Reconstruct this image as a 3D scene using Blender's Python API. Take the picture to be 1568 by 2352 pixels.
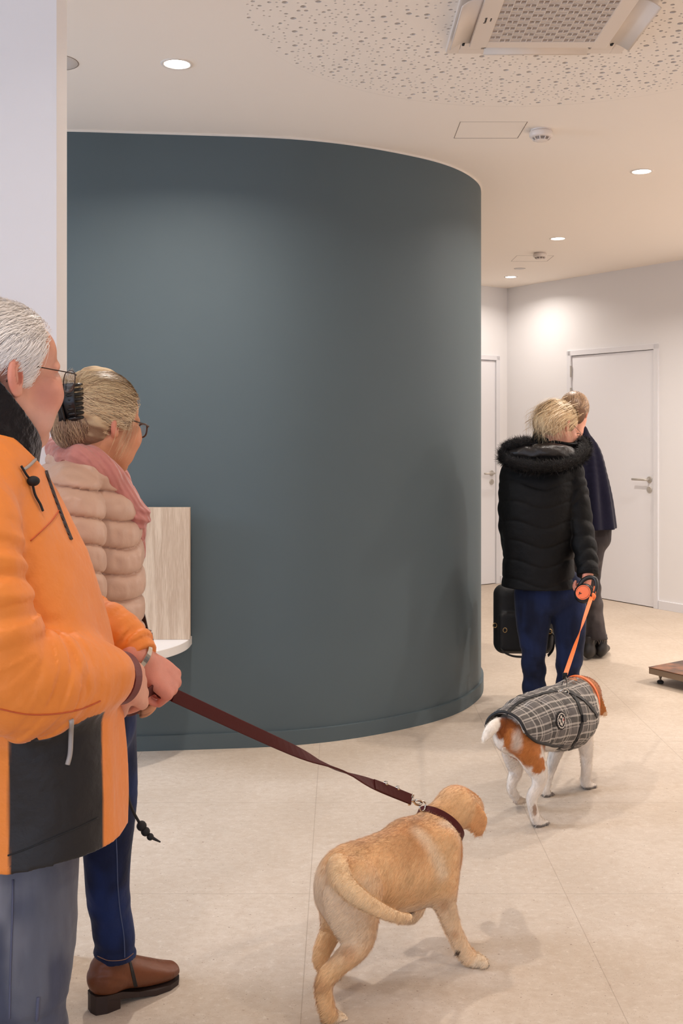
import bpy, bmesh, math, random
import numpy as np
from mathutils import Vector, Matrix
from mathutils.geometry import delaunay_2d_cdt

random.seed(7)
for o in list(bpy.data.objects):
    bpy.data.objects.remove(o, do_unlink=True)
SC = bpy.context.scene
COL = SC.collection

# ------------------------------------------------------------------ camera
F = 2400.0; CX = 784.0; HY = 988.0; CH = 1.45; CEIL = 2.80
cam_d = bpy.data.cameras.new('camera'); cam = bpy.data.objects.new('camera', cam_d); COL.objects.link(cam)
cam.location = (0, 0, CH); cam.rotation_euler = (math.pi / 2, 0, 0)
cam_d.sensor_fit = 'HORIZONTAL'; cam_d.sensor_width = 36.0; cam_d.lens = 36.0 * F / 1568.0
cam_d.shift_y = -(1176.0 - HY) / 1568.0
cam_d.clip_start = 0.05
SC.camera = cam

# ------------------------------------------------------------------ light and exposure
world = bpy.data.worlds.new('world'); SC.world = world; world.use_nodes = True
wb = world.node_tree.nodes['Background']; wb.inputs[0].default_value = (0.62, 0.75, 1.0, 1); wb.inputs[1].default_value = 1.1
vs = SC.view_settings
vs.view_transform = 'Standard'; vs.look = 'None'; vs.gamma = 1.0; vs.use_curve_mapping = False; vs.exposure = 1.02
SPOT_W = 9.0; SPOT_COL = (1.0, 0.91, 0.835)
DAY_W = 15.0; DAY_COL = (0.72, 0.82, 1.0)

def area_light(name, loc, rot, sx, sy, power, color):
    l = bpy.data.lights.new(name, 'AREA'); l.shape = 'RECTANGLE'; l.size = sx; l.size_y = sy
    l.energy = power; l.color = color
    o = bpy.data.objects.new(name, l); COL.objects.link(o); o.location = loc; o.rotation_euler = rot
    return o
# daylight through the glazed shop front behind the camera, and from the windows in the left wall
area_light('daylight', (-0.9, -3.45, 1.45), (math.radians(90), 0, 0), 6.0, 2.4, DAY_W, DAY_COL)
area_light('daylight_left', (-3.93, 0.8, 1.5), (0, math.radians(-90), 0), 1.9, 3.0, 3.5, DAY_COL)
area_light('daylight_far_left', (-3.93, 3.7, 1.9), (0, math.radians(-68), 0), 1.1, 1.2, 30, (0.62, 0.77, 1.0)).data.spread = math.radians(110)

# ------------------------------------------------------------------ helpers
def P(px, py, D):
    return Vector(((px - CX) * D / F, D, CH + (HY - py) * D / F))
def srgb(r, g, b):
    return tuple(((c / 255.0) / 12.92 if c / 255.0 <= 0.04045 else ((c / 255.0 + 0.055) / 1.055) ** 2.4) for c in (r, g, b))

def tag(o, label=None, cat=None, group=None, kind=None):
    if label: o['label'] = label
    if cat: o['category'] = cat
    if group: o['group'] = group
    if kind: o['kind'] = kind
    return o
def empty(name, loc, label=None, cat=None, group=None):
    o = bpy.data.objects.new(name, None); COL.objects.link(o); o.location = loc; o.empty_display_size = 0.1
    return tag(o, label, cat, group)
def link_mesh(name, me, m=None, parent=None, smooth=False):
    o = bpy.data.objects.new(name, me); COL.objects.link(o)
    if m is not None:
        for mm in (m if isinstance(m, (list, tuple)) else [m]): me.materials.append(mm)
    if smooth:
        me.polygons.foreach_set('use_smooth', [True] * len(me.polygons))
    if parent is not None:
        o.parent = parent
        o.matrix_parent_inverse = Matrix.Translation(parent.location).inverted() if parent.type == 'EMPTY' else Matrix.Identity(4)
    return o
def from_bm(name, bm, m=None, parent=None, smooth=False):
    me = bpy.data.meshes.new(name); bmesh.ops.recalc_face_normals(bm, faces=bm.faces); bm.to_mesh(me); bm.free()
    return link_mesh(name, me, m, parent, smooth)

def add_box(bm, lo, hi, bev=0.0, M=None, seg=2):
    lo = Vector(lo); hi = Vector(hi); c = (lo + hi) / 2; s = hi - lo
    T = Matrix.Translation(c) @ Matrix.Diagonal((s.x, s.y, s.z, 1))
    if M is not None: T = M @ T
    r = bmesh.ops.create_cube(bm, size=1.0, matrix=T)
    if bev > 0:
        es = list({e for v in r['verts'] for e in v.link_edges})
        bmesh.ops.bevel(bm, geom=es, offset=bev, segments=seg, affect='EDGES', profile=0.7)
def add_lathe(bm, prof, M=None, n=32):
    # prof: list of (r, z)
    M = M or Matrix.Identity(4); rings = []
    for r, z in prof:
        if r < 1e-6: rings.append([bm.verts.new(M @ Vector((0, 0, z)))])
        else: rings.append([bm.verts.new(M @ Vector((r * math.cos(2 * math.pi * i / n), r * math.sin(2 * math.pi * i / n), z))) for i in range(n)])
    for a, b in zip(rings, rings[1:]):
        if len(a) == 1 and len(b) == 1: continue
        for i in range(n):
            j = (i + 1) % n
            if len(a) == 1: bm.faces.new((a[0], b[i], b[j]))
            elif len(b) == 1: bm.faces.new((a[i], b[0], a[j]))
            else: bm.faces.new((a[i], b[i], b[j], a[j]))
def frame_along(pts):
    out = []; n = len(pts); up = Vector((0, 0, 1))
    for i in range(n):
        t = (pts[min(i + 1, n - 1)] - pts[max(i - 1, 0)])
        t = t.normalized() if t.length > 1e-9 else Vector((1, 0, 0))
        if i == 0:
            s = t.cross(up)
            if s.length < 1e-3: s = t.cross(Vector((0, 1, 0)))
            s.normalize()
        else:
            s = s - t * s.dot(t)
            s.normalize()
        out.append((t, s, s.cross(t).normalized()))
    return out
def catmull(pts, sub=6, closed=False):
    pts = [Vector(p) for p in pts]; n = len(pts); out = []
    rng = range(n) if closed else range(n - 1)
    for i in rng:
        p0 = pts[(i - 1) % n] if closed else pts[max(i - 1, 0)]
        p1 = pts[i]; p2 = pts[(i + 1) % n]
        p3 = pts[(i + 2) % n] if closed else pts[min(i + 2, n - 1)]
        for k in range(sub):
            t = k / sub
            out.append(0.5 * ((2 * p1) + (-p0 + p2) * t + (2 * p0 - 5 * p1 + 4 * p2 - p3) * t * t + (-p0 + 3 * p1 - 3 * p2 + p3) * t ** 3))
    if not closed: out.append(pts[-1].copy())
    return out
def add_tube(bm, pts, r, n=10, closed=False, caps=True):
    pts = [Vector(p) for p in pts]; fr = frame_along(pts); rings = []
    for i, p in enumerate(pts):
        rr = r[i] if isinstance(r, (list, tuple)) else r
        t, s, u = fr[i]
        rings.append([bm.verts.new(p + (s * math.cos(2 * math.pi * k / n) + u * math.sin(2 * math.pi * k / n)) * rr) for k in range(n)])
    m = len(rings)
    for i in range(m if closed else m - 1):
        a = rings[i]; b = rings[(i + 1) % m]
        for k in range(n): bm.faces.new((a[k], a[(k + 1) % n], b[(k + 1) % n], b[k]))
    if caps and not closed:
        bm.faces.new(rings[0]); bm.faces.new(rings[-1])
def add_ribbon(bm, pts, sides, w, th):
    """flat strap: sides = width directions, w = width (or list), th = thickness"""
    pts = [Vector(p) for p in pts]; rings = []; n = len(pts)
    for i, p in enumerate(pts):
        t = (pts[min(i + 1, n - 1)] - pts[max(i - 1, 0)]).normalized()
        s = Vector(sides[i] if isinstance(sides, list) else sides); s = (s - t * s.dot(t)).normalized(); u = t.cross(s)
        ww = (w[i] if isinstance(w, (list, tuple)) else w) / 2
        rings.append([bm.verts.new(p + s * a * ww + u * b * th / 2) for a, b in ((-1, -.6), (-.92, -1), (.92, -1), (1, -.6), (1, .6), (.92, 1), (-.92, 1), (-1, .6))])
    for a, b in zip(rings, rings[1:]):
        for k in range(8): bm.faces.new((a[k], a[(k + 1) % 8], b[(k + 1) % 8], b[k]))
    bm.faces.new(rings[0]); bm.faces.new(rings[-1])
def prism(bm, outline, z0, z1):
    a = [bm.verts.new((x, y, z0)) for x, y in outline]; b = [bm.verts.new((x, y, z1)) for x, y in outline]
    n = len(a)
    for i in range(n): bm.faces.new((a[i], a[(i + 1) % n], b[(i + 1) % n], b[i]))
    bm.faces.new(list(reversed(a))); bm.faces.new(b)
def basis(o, x, y, z):
    M = Matrix.Identity(4)
    for i, v in enumerate((x, y, z)):
        for j in range(3): M[j][i] = v[j]
    for j in range(3): M[j][3] = o[j]
    return M

# ------------------------------------------------------------------ materials
def new_mat(name, color=(0.5, 0.5, 0.5), rough=0.6, metal=0.0, spec=0.5, sheen=0.0, attr=None, sss=0.0, coat=0.0, bumps=(), var=None, emit=None):
    """bumps: list of (kind, scale, strength, distance); var: (scale, darker, lighter)"""
    m = bpy.data.materials.new(name); m.use_nodes = True; nt = m.node_tree; b = nt.nodes['Principled BSDF']
    b.inputs['Base Color'].default_value = (*color, 1); b.inputs['Roughness'].default_value = rough
    b.inputs['Metallic'].default_value = metal; b.inputs['Specular IOR Level'].default_value = spec
    b.inputs['Sheen Weight'].default_value = sheen; b.inputs['Coat Weight'].default_value = coat
    if sheen: b.inputs['Sheen Roughness'].default_value = 0.4
    if sss:
        b.inputs['Subsurface Weight'].default_value = sss; b.inputs['Subsurface Radius'].default_value = (0.012, 0.005, 0.003); b.inputs['Subsurface Scale'].default_value = 1.0
    tc = nt.nodes.new('ShaderNodeTexCoord')
    src = None
    if attr:
        a = nt.nodes.new('ShaderNodeAttribute'); a.attribute_name = attr; src = a.outputs['Color']
        nt.links.new(src, b.inputs['Base Color'])
    if var:
        nz = nt.nodes.new('ShaderNodeTexNoise'); nz.inputs['Scale'].default_value = var[0]; nz.inputs['Detail'].default_value = 6
        nt.links.new(tc.outputs['Object'], nz.inputs['Vector'])
        mp = nt.nodes.new('ShaderNodeMapRange'); mp.inputs[1].default_value = 0.3; mp.inputs[2].default_value = 0.7
        mp.inputs[3].default_value = var[1]; mp.inputs[4].default_value = var[2]
        nt.links.new(nz.outputs[0], mp.inputs[0])
        mx = nt.nodes.new('ShaderNodeMix'); mx.data_type = 'RGBA'; mx.blend_type = 'MULTIPLY'; mx.inputs[0].default_value = 1.0
        if src is not None: nt.links.new(src, mx.inputs[6])
        else: mx.inputs[6].default_value = (*color, 1)
        nt.links.new(mp.outputs[0], mx.inputs[7]); nt.links.new(mx.outputs[2], b.inputs['Base Color'])
    prev = None
    for kind, scale, strength, dist in bumps:
        if kind == 'noise':
            t = nt.nodes.new('ShaderNodeTexNoise'); t.inputs['Detail'].default_value = 5; t.inputs['Scale'].default_value = scale; out = t.outputs[0]; vin = t.inputs['Vector']
        elif kind == 'wave':
            t = nt.nodes.new('ShaderNodeTexWave'); t.inputs['Scale'].default_value = scale; t.inputs['Distortion'].default_value = 2.0; t.bands_direction = 'DIAGONAL'; out = t.outputs[1]; vin = t.inputs['Vector']
        else:
            t = nt.nodes.new('ShaderNodeTexVoronoi'); t.inputs['Scale'].default_value = scale; out = t.outputs['Distance']; vin = t.inputs['Vector']
        nt.links.new(tc.outputs['Object'], vin)
        bp = nt.nodes.new('ShaderNodeBump'); bp.inputs['Strength'].default_value = strength; bp.inputs['Distance'].default_value = dist
        nt.links.new(out, bp.inputs['Height'])
        if prev is not None: nt.links.new(prev, bp.inputs['Normal'])
        prev = bp.outputs[0]
    if prev is not None: nt.links.new(prev, b.inputs['Normal'])
    if emit:
        b.inputs['Emission Color'].default_value = (*emit[:3], 1); b.inputs['Emission Strength'].default_value = emit[3]
    return m

# ------------------------------------------------------------------ implicit surfaces (for people, dogs, clothes)
def _h(i, j, k, s):
    n = (i * 374761393 + j * 668265263 + k * 2147483647 + s * 974711) & 0xffffffff
    n = ((n ^ (n >> 13)) * 1274126177) & 0xffffffff
    return ((n ^ (n >> 16)) & 0xffff).astype(np.float32) / 32768.0 - 1.0
def noise3(p, freq=1.0, seed=0):
    q = p * freq; f = np.floor(q); i = f.astype(np.int64); t = (q - f).astype(np.float32); t = t * t * (3 - 2 * t)
    r = 0
    for dx in (0, 1):
        wx = t[:, 0] if dx else 1 - t[:, 0]
        for dy in (0, 1):
            wy = t[:, 1] if dy else 1 - t[:, 1]
            for dz in (0, 1):
                wz = t[:, 2] if dz else 1 - t[:, 2]
                r = r + wx * wy * wz * _h(i[:, 0] + dx, i[:, 1] + dy, i[:, 2] + dz, seed)
    return r
def fbm(p, freq, seed=0, oct=3):
    r = 0; a = 1.0
    for o in range(oct): r = r + a * noise3(p, freq * 2 ** o, seed + o * 17); a *= 0.5
    return r

class SDF:
    def __init__(s): s.pr = []; s.post = []; s.T = Matrix.Identity(4)
    def _add(s, f, c, R, k, col, op): s.pr.append((f, np.array(c, np.float32), R, k, np.array(col, np.float32) if col is not None else None, op)); return s
    def tp(s, p): return s.T @ Vector(p)
    def ell(s, c, r, rot=None, k=0.02, col=None, op='u', disp=None):
        r = Vector(r) if not isinstance(r, (int, float)) else Vector((r, r, r))
        sc = s.T.to_scale()[0]; c = s.tp(c); r = r * sc
        R = s.T.to_3x3().normalized()
        if rot is not None: R = R @ rot
        Rm = np.array(R.transposed(), np.float32); c_ = np.array(c, np.float32); r_ = np.array(r, np.float32)
        def f(p):
            q = (p - c_) @ Rm.T
            k0 = np.linalg.norm(q / r_, axis=1); k1 = np.linalg.norm(q / (r_ * r_), axis=1) + 1e-9
            d = k0 * (k0 - 1.0) / k1
            if disp is not None: d = d - disp(p, q)
            return d
        return s._add(f, c_, max(r), k, col, op)
    def box(s, c, half, rad, rot=None, k=0.01, col=None, op='u'):
        sc = s.T.to_scale()[0]; c = s.tp(c); R = s.T.to_3x3().normalized()
        if rot is not None: R = R @ rot
        Rm = np.array(R.transposed(), np.float32); c_ = np.array(c, np.float32); h_ = np.array(half, np.float32) * sc - rad
        def f(p):
            q = np.abs((p - c_) @ Rm.T) - h_
            return np.linalg.norm(np.maximum(q, 0), axis=1) + np.minimum(q.max(axis=1), 0) - rad
        return s._add(f, c_, float(np.linalg.norm(np.array(half) * sc)), k, col, op)
    def tube(s, pts, k=0.02, col=None, op='u', axis=None, sub=4, disp=None, flat0=False, flat1=False, cc=None):
        """pts: [(point, r)] or [(point, (r_along_axis, r_other))]; disp(p, t) with t = index along the control points"""
        C = [s.tp(p) for p, r in pts]; sc = s.T.to_scale()[0]
        R = [((r, r) if isinstance(r, (int, float)) else r) for p, r in pts]
        if len(C) > 2 and sub > 1:
            Pn = catmull(C, sub); Rn = [Vector((v.x, v.y)) for v in catmull([Vector((a, b, 0)) for a, b in R], sub)]
            tt = [i / sub for i in range(len(Pn))]
        else:
            Pn = C; Rn = [Vector(r) for r in R]; tt = list(range(len(Pn)))
        Rn = [r * sc for r in Rn]
        A = None
        if axis is not None: A = np.array((s.T.to_3x3() @ Vector(axis)).normalized(), np.float32)
        Pa = np.array([tuple(v) for v in Pn], np.float32); Ra = np.array([tuple(v) for v in Rn], np.float32)
        n0 = (Pa[1] - Pa[0]) / (np.linalg.norm(Pa[1] - Pa[0]) + 1e-9); n1 = (Pa[-1] - Pa[-2]) / (np.linalg.norm(Pa[-1] - Pa[-2]) + 1e-9)
        def f(p):
            best = np.full(len(p), 9.0, np.float32); bt = np.zeros(len(p), np.float32)
            for i in range(len(Pa) - 1):
                a = Pa[i]; ba = Pa[i + 1] - a; L2 = float(ba @ ba) + 1e-12
                q = p - a; h = np.clip((q @ ba) / L2, 0, 1)
                v = q - h[:, None] * ba
                r = Ra[i][None, :] * (1 - h[:, None]) + Ra[i + 1][None, :] * h[:, None]
                if A is None:
                    d = np.linalg.norm(v, axis=1) - r[:, 0]
                else:
                    v2 = (v * v).sum(1); mx_ = float(max(Ra[i].max(), Ra[i + 1].max()))
                    sel = np.where(np.sqrt(v2) - mx_ < best + 0.01)[0]
                    if len(sel) == 0: continue
                    d = np.full(len(p), 9.0, np.float32); v = v[sel]; r = r[sel]; v2 = v2[sel]
                    va = v @ A; vb2 = np.maximum(v2 - va * va, 0)
                    k0 = np.sqrt((va / r[:, 0]) ** 2 + vb2 / r[:, 1] ** 2); k1 = np.sqrt((va / r[:, 0] ** 2) ** 2 + vb2 / r[:, 1] ** 4) + 1e-6
                    d[sel] = np.where(k0 > 1e-4, k0 * (k0 - 1) / k1, -np.minimum(r[:, 0], r[:, 1]))
                m = d < best; best = np.where(m, d, best); bt = np.where(m, tt[i] + h * (tt[i + 1] - tt[i]), bt)
            if disp is not None: best = best - disp(p, bt)
            if flat0: best = np.maximum(best, -((p - Pa[0]) @ n0))
            if flat1: best = np.maximum(best, (p - Pa[-1]) @ n1)
            return best
        c = Pa.mean(0); Rr = float(np.max(np.linalg.norm(Pa - c, axis=1) + Ra.max(1)))
        s._add(f, c, Rr, k, col, op)
        return s
    def custom(s, f, c, R, k=0.01, col=None, op='u'): return s._add(f, c, R, k, col, op)
    def eval(s, p, color=False, cull=0.05):
        d = np.full(len(p), 1.0, np.float32); C = np.zeros((len(p), 3), np.float32) if color else None
        for f, c, R, k, col, op in s.pr:
            rad = R + cull + k
            m = np.where(((p - c) ** 2).sum(1) < rad * rad)[0] if cull < 5 else np.arange(len(p))
            if len(m) == 0: continue
            dp = f(p[m]); dm = d[m]
            if op == 'u':
                h = np.clip(0.5 + 0.5 * (dm - dp) / k, 0, 1)
                d[m] = dm * (1 - h) + dp * h - k * h * (1 - h)
                if color and col is not None:
                    kc = min(k, 0.006); hc = np.clip(0.5 + 0.5 * (dm - dp) / kc, 0, 1)[:, None]
                    C[m] = C[m] * (1 - hc) + col * hc
            elif op == 's':
                h = np.clip(0.5 - 0.5 * (dm + dp) / k, 0, 1)
                d[m] = dm * (1 - h) - dp * h + k * h * (1 - h)
                if color and col is not None:
                    C[m] = np.where((dp < 0.002)[:, None], col, C[m])
            elif op == 'c':   # colour only
                if color:
                    hc = np.clip(0.5 - dp / k, 0, 1)[:, None]; C[m] = C[m] * (1 - hc) + col * hc
        for g in s.post: d = g(p, d)
        return (d, C) if color else d
    def mesh(s, name, vox, m=None, parent=None, paint=None, pad=0.03, clip=None):
        los = []; his = []
        for f, c, R, k, col, op in s.pr:
            if op == 'u': los.append(c - R); his.append(c + R)
        lo = np.min(los, 0) - pad; hi = np.max(his, 0) + pad
        if clip is not None: lo = np.maximum(lo, clip[0]); hi = np.minimum(hi, clip[1])
        B = 8; nb = np.ceil((hi - lo) / (vox * B)).astype(int); N = nb * B + 1
        # coarse pass at block centres
        g = np.stack(np.meshgrid(*[np.arange(n) for n in nb], indexing='ij'), -1).reshape(-1, 3)
        cen = (lo + (g + 0.5) * vox * B).astype(np.float32)
        dc = s.eval(cen, cull=10)
        V = np.repeat(np.repeat(np.repeat(np.where(dc < 0, -1, 1).astype(np.float32).reshape(nb), B, 0), B, 1), B, 2)
        V = np.pad(V, ((0, 1), (0, 1), (0, 1)), mode='edge')
        act = g[np.abs(dc) < vox * B * 1.25 + 0.006]
        loc = np.stack(np.meshgrid(np.arange(B + 1), np.arange(B + 1), np.arange(B + 1), indexing='ij'), -1).reshape(-1, 3)
        step = 400
        for i in range(0, len(act), step):
            idx = (act[i:i + step, None, :] * B + loc[None]).reshape(-1, 3)
            p = (lo + idx * vox).astype(np.float32)
            V[idx[:, 0], idx[:, 1], idx[:, 2]] = s.eval(p, cull=max(0.03, vox * 6))
        verts, faces = surface_nets(V, lo, vox)
        me = bpy.data.meshes.new(name)
        nv = len(verts); nf = len(faces)
        me.vertices.add(nv); me.vertices.foreach_set('co', verts.astype(np.float32).ravel())
        me.loops.add(nf * 4); me.loops.foreach_set('vertex_index', faces.astype(np.int32).ravel())
        me.polygons.add(nf); me.polygons.foreach_set('loop_start', np.arange(0, nf * 4, 4, dtype=np.int32))
        me.update(calc_edges=True)
        vp = verts.astype(np.float32)
        _, C = s.eval(vp, color=True, cull=0.03)
        if paint is not None: C = paint(vp, C)
        at = me.attributes.new('Col', 'FLOAT_COLOR', 'POINT')
        at.data.foreach_set('color', np.concatenate([C, np.ones((nv, 1), np.float32)], 1).astype(np.float32).ravel())
        return link_mesh(name, me, m, parent, smooth=True)

def surface_nets(V, lo, h):
    S = V < 0
    c = [S[a:S.shape[0] - 1 + a, b:S.shape[1] - 1 + b, d:S.shape[2] - 1 + d] for a in (0, 1) for b in (0, 1) for d in (0, 1)]
    allc = c[0].copy(); anyc = c[0].copy()
    for x in c[1:]: allc &= x; anyc |= x
    act = anyc & ~allc; I = np.argwhere(act); n = len(I)
    idm = np.full(act.shape, -1, np.int32); idm[act] = np.arange(n, dtype=np.int32)
    offs = [(a, b, d) for a in (0, 1) for b in (0, 1) for d in (0, 1)]
    val = [V[I[:, 0] + o[0], I[:, 1] + o[1], I[:, 2] + o[2]] for o in offs]
    acc = np.zeros((n, 3)); cnt = np.zeros(n)
    for i, a in enumerate(offs):
        for j, b in enumerate(offs):
            if j <= i or sum(abs(x - y) for x, y in zip(a, b)) != 1: continue
            m = (val[i] < 0) != (val[j] < 0)
            t = np.where(m, val[i] / np.where(m, val[i] - val[j], 1), 0)
            pt = np.array(a)[None] * (1 - t[:, None]) + np.array(b)[None] * t[:, None]
            acc += pt * m[:, None]; cnt += m
    verts = lo + (I + acc / cnt[:, None]) * h
    fs = []
    for ax in range(3):
        o1, o2 = [x for x in range(3) if x != ax]
        sl0 = [slice(None)] * 3; sl1 = [slice(None)] * 3
        sl0[ax] = slice(0, -1); sl1[ax] = slice(1, None)
        cr = S[tuple(sl0)] != S[tuple(sl1)]
        e = np.argwhere(cr)
        e = e[(e[:, o1] > 0) & (e[:, o2] > 0) & (e[:, o1] < S.shape[o1] - 1) & (e[:, o2] < S.shape[o2] - 1)]
        ins = S[e[:, 0], e[:, 1], e[:, 2]]
        def cell(d1, d2):
            q = e.copy(); q[:, o1] += d1; q[:, o2] += d2
            return idm[q[:, 0], q[:, 1], q[:, 2]]
        q = np.stack([cell(-1, -1), cell(0, -1), cell(0, 0), cell(-1, 0)], 1)
        flip = ins if ax != 1 else ~ins
        q[~flip] = q[~flip][:, ::-1]
        fs.append(q)
    fcs = np.concatenate(fs); fcs = fcs[(fcs >= 0).all(1)]
    return verts, fcs

# ================================================================== THE SETTING
M_ceil = new_mat('ceiling_paint', srgb(248, 238, 227), 0.92, bumps=[('noise', 90, 0.05, 0.002)])
M_white = new_mat('white_paint', srgb(244, 242, 242), 0.85, bumps=[('noise', 120, 0.06, 0.002)])
M_blue = new_mat('blue_paint', srgb(86, 98, 102), 0.62, spec=0.35, bumps=[('noise', 160, 0.06, 0.0015)], var=(1.2, 0.97, 1.03))
M_bead = new_mat('white_bead', srgb(232, 224, 214), 0.8)
M_door = new_mat('door_laminate', srgb(243, 242, 245), 0.45)
M_frame = new_mat('door_frame_lacquer', srgb(236, 235, 238), 0.5)
M_steel = new_mat('brushed_steel', srgb(196, 190, 182), 0.4, metal=0.55)
M_black = new_mat('black_gap', (0.01, 0.01, 0.01), 0.9)

def floor_mat():
    m = bpy.data.materials.new('stone_tile'); m.use_nodes = True; nt = m.node_tree; b = nt.nodes['Principled BSDF']
    N = nt.nodes; L = nt.links
    tc = N.new('ShaderNodeTexCoord')
    def noise(scale, det=6, rough=0.6, stretch=None):
        t = N.new('ShaderNodeTexNoise'); t.inputs['Scale'].default_value = scale; t.inputs['Detail'].default_value = det; t.inputs['Roughness'].default_value = rough
        if stretch:
            mp = N.new('ShaderNodeMapping'); mp.inputs['Scale'].default_value = stretch; L.new(tc.outputs['Object'], mp.inputs[0]); L.new(mp.outputs[0], t.inputs['Vector'])
        else: L.new(tc.outputs['Object'], t.inputs['Vector'])
        return t.outputs[0]
    def mapr(v, a, b_, c, d):
        mp = N.new('ShaderNodeMapRange'); 
        for i, x in enumerate((a, b_, c, d)): mp.inputs[i + 1].default_value = x
        L.new(v, mp.inputs[0]); return mp.outputs[0]
    def mix(f, a, b_, mode='MIX'):
        x = N.new('ShaderNodeMix'); x.data_type = 'RGBA'; x.blend_type = mode
        if isinstance(f, float): x.inputs[0].default_value = f
        else: L.new(f, x.inputs[0])
        for s, v in ((6, a), (7, b_)):
            if isinstance(v, tuple): x.inputs[s].default_value = (*v, 1)
            else: L.new(v, x.inputs[s])
        return x.outputs[2]
    c = mix(mapr(noise(2.2, 8, 0.65), 0.35, 0.65, 0, 1), srgb(198, 182, 164), srgb(210, 195, 178))
    c = mix(mapr(noise(28, 8, 0.75, (1, 1.25, 1)), 0.42, 0.62, 0, 0.42), c, srgb(184, 162, 140))
    c = mix(mapr(noise(44, 8, 0.75, (1, 1.3, 1)), 0.54, 0.7, 0, 0.5), c, srgb(232, 222, 208))
    c = mix(mapr(noise(230, 3, 0.5, (1, 1.2, 1)), 0.655, 0.70, 0, 0.8), c, srgb(130, 108, 88))
    c = mix(mapr(noise(75, 2, 0.5, (1, 1.8, 1)), 0.725, 0.74, 0, 0.9), c, srgb(110, 84, 64))
    # joints
    sp = N.new('ShaderNodeSeparateXYZ'); L.new(tc.outputs['Object'], sp.inputs[0])
    def joint(v, off, per):
        a = N.new('ShaderNodeMath'); a.operation = 'SUBTRACT'; L.new(v, a.inputs[0]); a.inputs[1].default_value = off - per / 2
        w = N.new('ShaderNodeMath'); w.operation = 'FLOORED_MODULO'; L.new(a.outputs[0], w.inputs[0]); w.inputs[1].default_value = per
        s_ = N.new('ShaderNodeMath'); s_.operation = 'SUBTRACT'; L.new(w.outputs[0], s_.inputs[0]); s_.inputs[1].default_value = per / 2
        ab = N.new('ShaderNodeMath'); ab.operation = 'ABSOLUTE'; L.new(s_.outputs[0], ab.inputs[0])
        return mapr(ab.outputs[0], 0.0006, 0.0018, 0.55, 0.0)
    jx = joint(sp.outputs[0], 0.70, 0.80); jy = joint(sp.outputs[1], 0.068, 0.80)
    mxj = N.new('ShaderNodeMath'); mxj.operation = 'MAXIMUM'; L.new(jx, mxj.inputs[0]); L.new(jy, mxj.inputs[1])
    c = mix(mxj.outputs[0], c, srgb(150, 132, 114))
    L.new(c, b.inputs['Base Color'])
    b.inputs['Roughness'].default_value = 0.5; b.inputs['Specular IOR Level'].default_value = 0.35
    bp = N.new('ShaderNodeBump'); bp.inputs['Strength'].default_value = 0.15; bp.inputs['Distance'].default_value = 0.002
    L.new(noise(60, 5), bp.inputs['Height']); L.new(bp.outputs[0], b.inputs['Normal'])
    return m
M_floor = floor_mat()

def struct(name, bm, m, parent=None, smooth=False):
    o = from_bm(name, bm, m, parent, smooth)
    if parent is None: o['kind'] = 'structure'
    return o

bm = bmesh.new(); add_box(bm, (-4.3, -3.6, -0.1), (9.3, 10.6, 0.0)); struct('floor', bm, M_floor)

# ---- ceiling with a round acoustic field (real holes)
HC = (0.70, 3.33); HR = 1.03
def cdt_plate(name, outer, holes, m, z, keep, kind=None):
    vs_ = []; es = []
    for loop in [outer] + holes:
        s = len(vs_); vs_ += [Vector(p) for p in loop]; n = len(loop)
        es += [(s + i, s + (i + 1) % n) for i in range(n)]
    r = delaunay_2d_cdt(vs_, es, [], 1, 1e-6)
    me = bpy.data.meshes.new(name); V = [(v.x, v.y, z) for v in r[0]]
    Fc = []
    for f in r[2]:
        cx = sum(r[0][i].x for i in f) / len(f); cy = sum(r[0][i].y for i in f) / len(f)
        if keep(cx, cy): Fc.append(list(reversed(f)))
    return V, Fc
circ = [(HC[0] + HR * math.cos(2 * math.pi * i / 96), HC[1] + HR * math.sin(2 * math.pi * i / 96)) for i in range(96)]
outer = [(-4.3, -3.6), (9.3, -3.6), (9.3, 10.6), (-4.3, 10.6)]
V, Fc = cdt_plate('ceiling', outer, [circ], None, CEIL, lambda x, y: (x - HC[0]) ** 2 + (y - HC[1]) ** 2 > (HR * 0.9995) ** 2)
me = bpy.data.meshes.new('ceiling'); me.from_pydata(V, [], Fc); me.update()
o = link_mesh('ceiling', me, M_ceil); o['kind'] = 'structure'
bm = bmesh.new(); add_box(bm, (-4.3, -3.6, CEIL + 0.10), (9.3, 10.6, CEIL + 0.2)); struct('ceiling_slab', bm, M_ceil)

rng = random.Random(11); hl = []
cell = {}
def fits(x, y, r):
    gx, gy = int(x / 0.03), int(y / 0.03)
    for i in range(gx - 2, gx + 3):
        for j in range(gy - 2, gy + 3):
            for (a, b, c) in cell.get((i, j), ()):
                if (a - x) ** 2 + (b - y) ** 2 < (c + r + 0.0085) ** 2: return False
    return True
for r, tries in ((0.0105, 1500), (0.0072, 3600), (0.0042, 16000)):
    lim = {0.0105: 270, 0.0072: 560, 0.0042: 2100}[r]; cnt = 0
    for _ in range(tries):
        a = rng.uniform(0, 2 * math.pi); q = (HR - 0.02) * math.sqrt(rng.random()); x = HC[0] + q * math.cos(a); y = HC[1] + q * math.sin(a)
        if r > 0.01 and not fits(x, y, 0.022): continue
        if fits(x, y, r):
            hl.append((x, y, r)); cell.setdefault((int(x / 0.03), int(y / 0.03)), []).append((x, y, r)); cnt += 1
            if cnt >= lim: break
loops = []
for x, y, r in hl:
    n = 14 if r > 0.006 else 9
    loops.append([(x + r * math.cos(2 * math.pi * i / n), y + r * math.sin(2 * math.pi * i / n)) for i in range(n)])
cc_ = [(HC[0] + HR * math.cos(2 * math.pi * i / 96), HC[1] + (HR - 0.0005) * math.sin(2 * math.pi * i / 96)) for i in range(96)]
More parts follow.
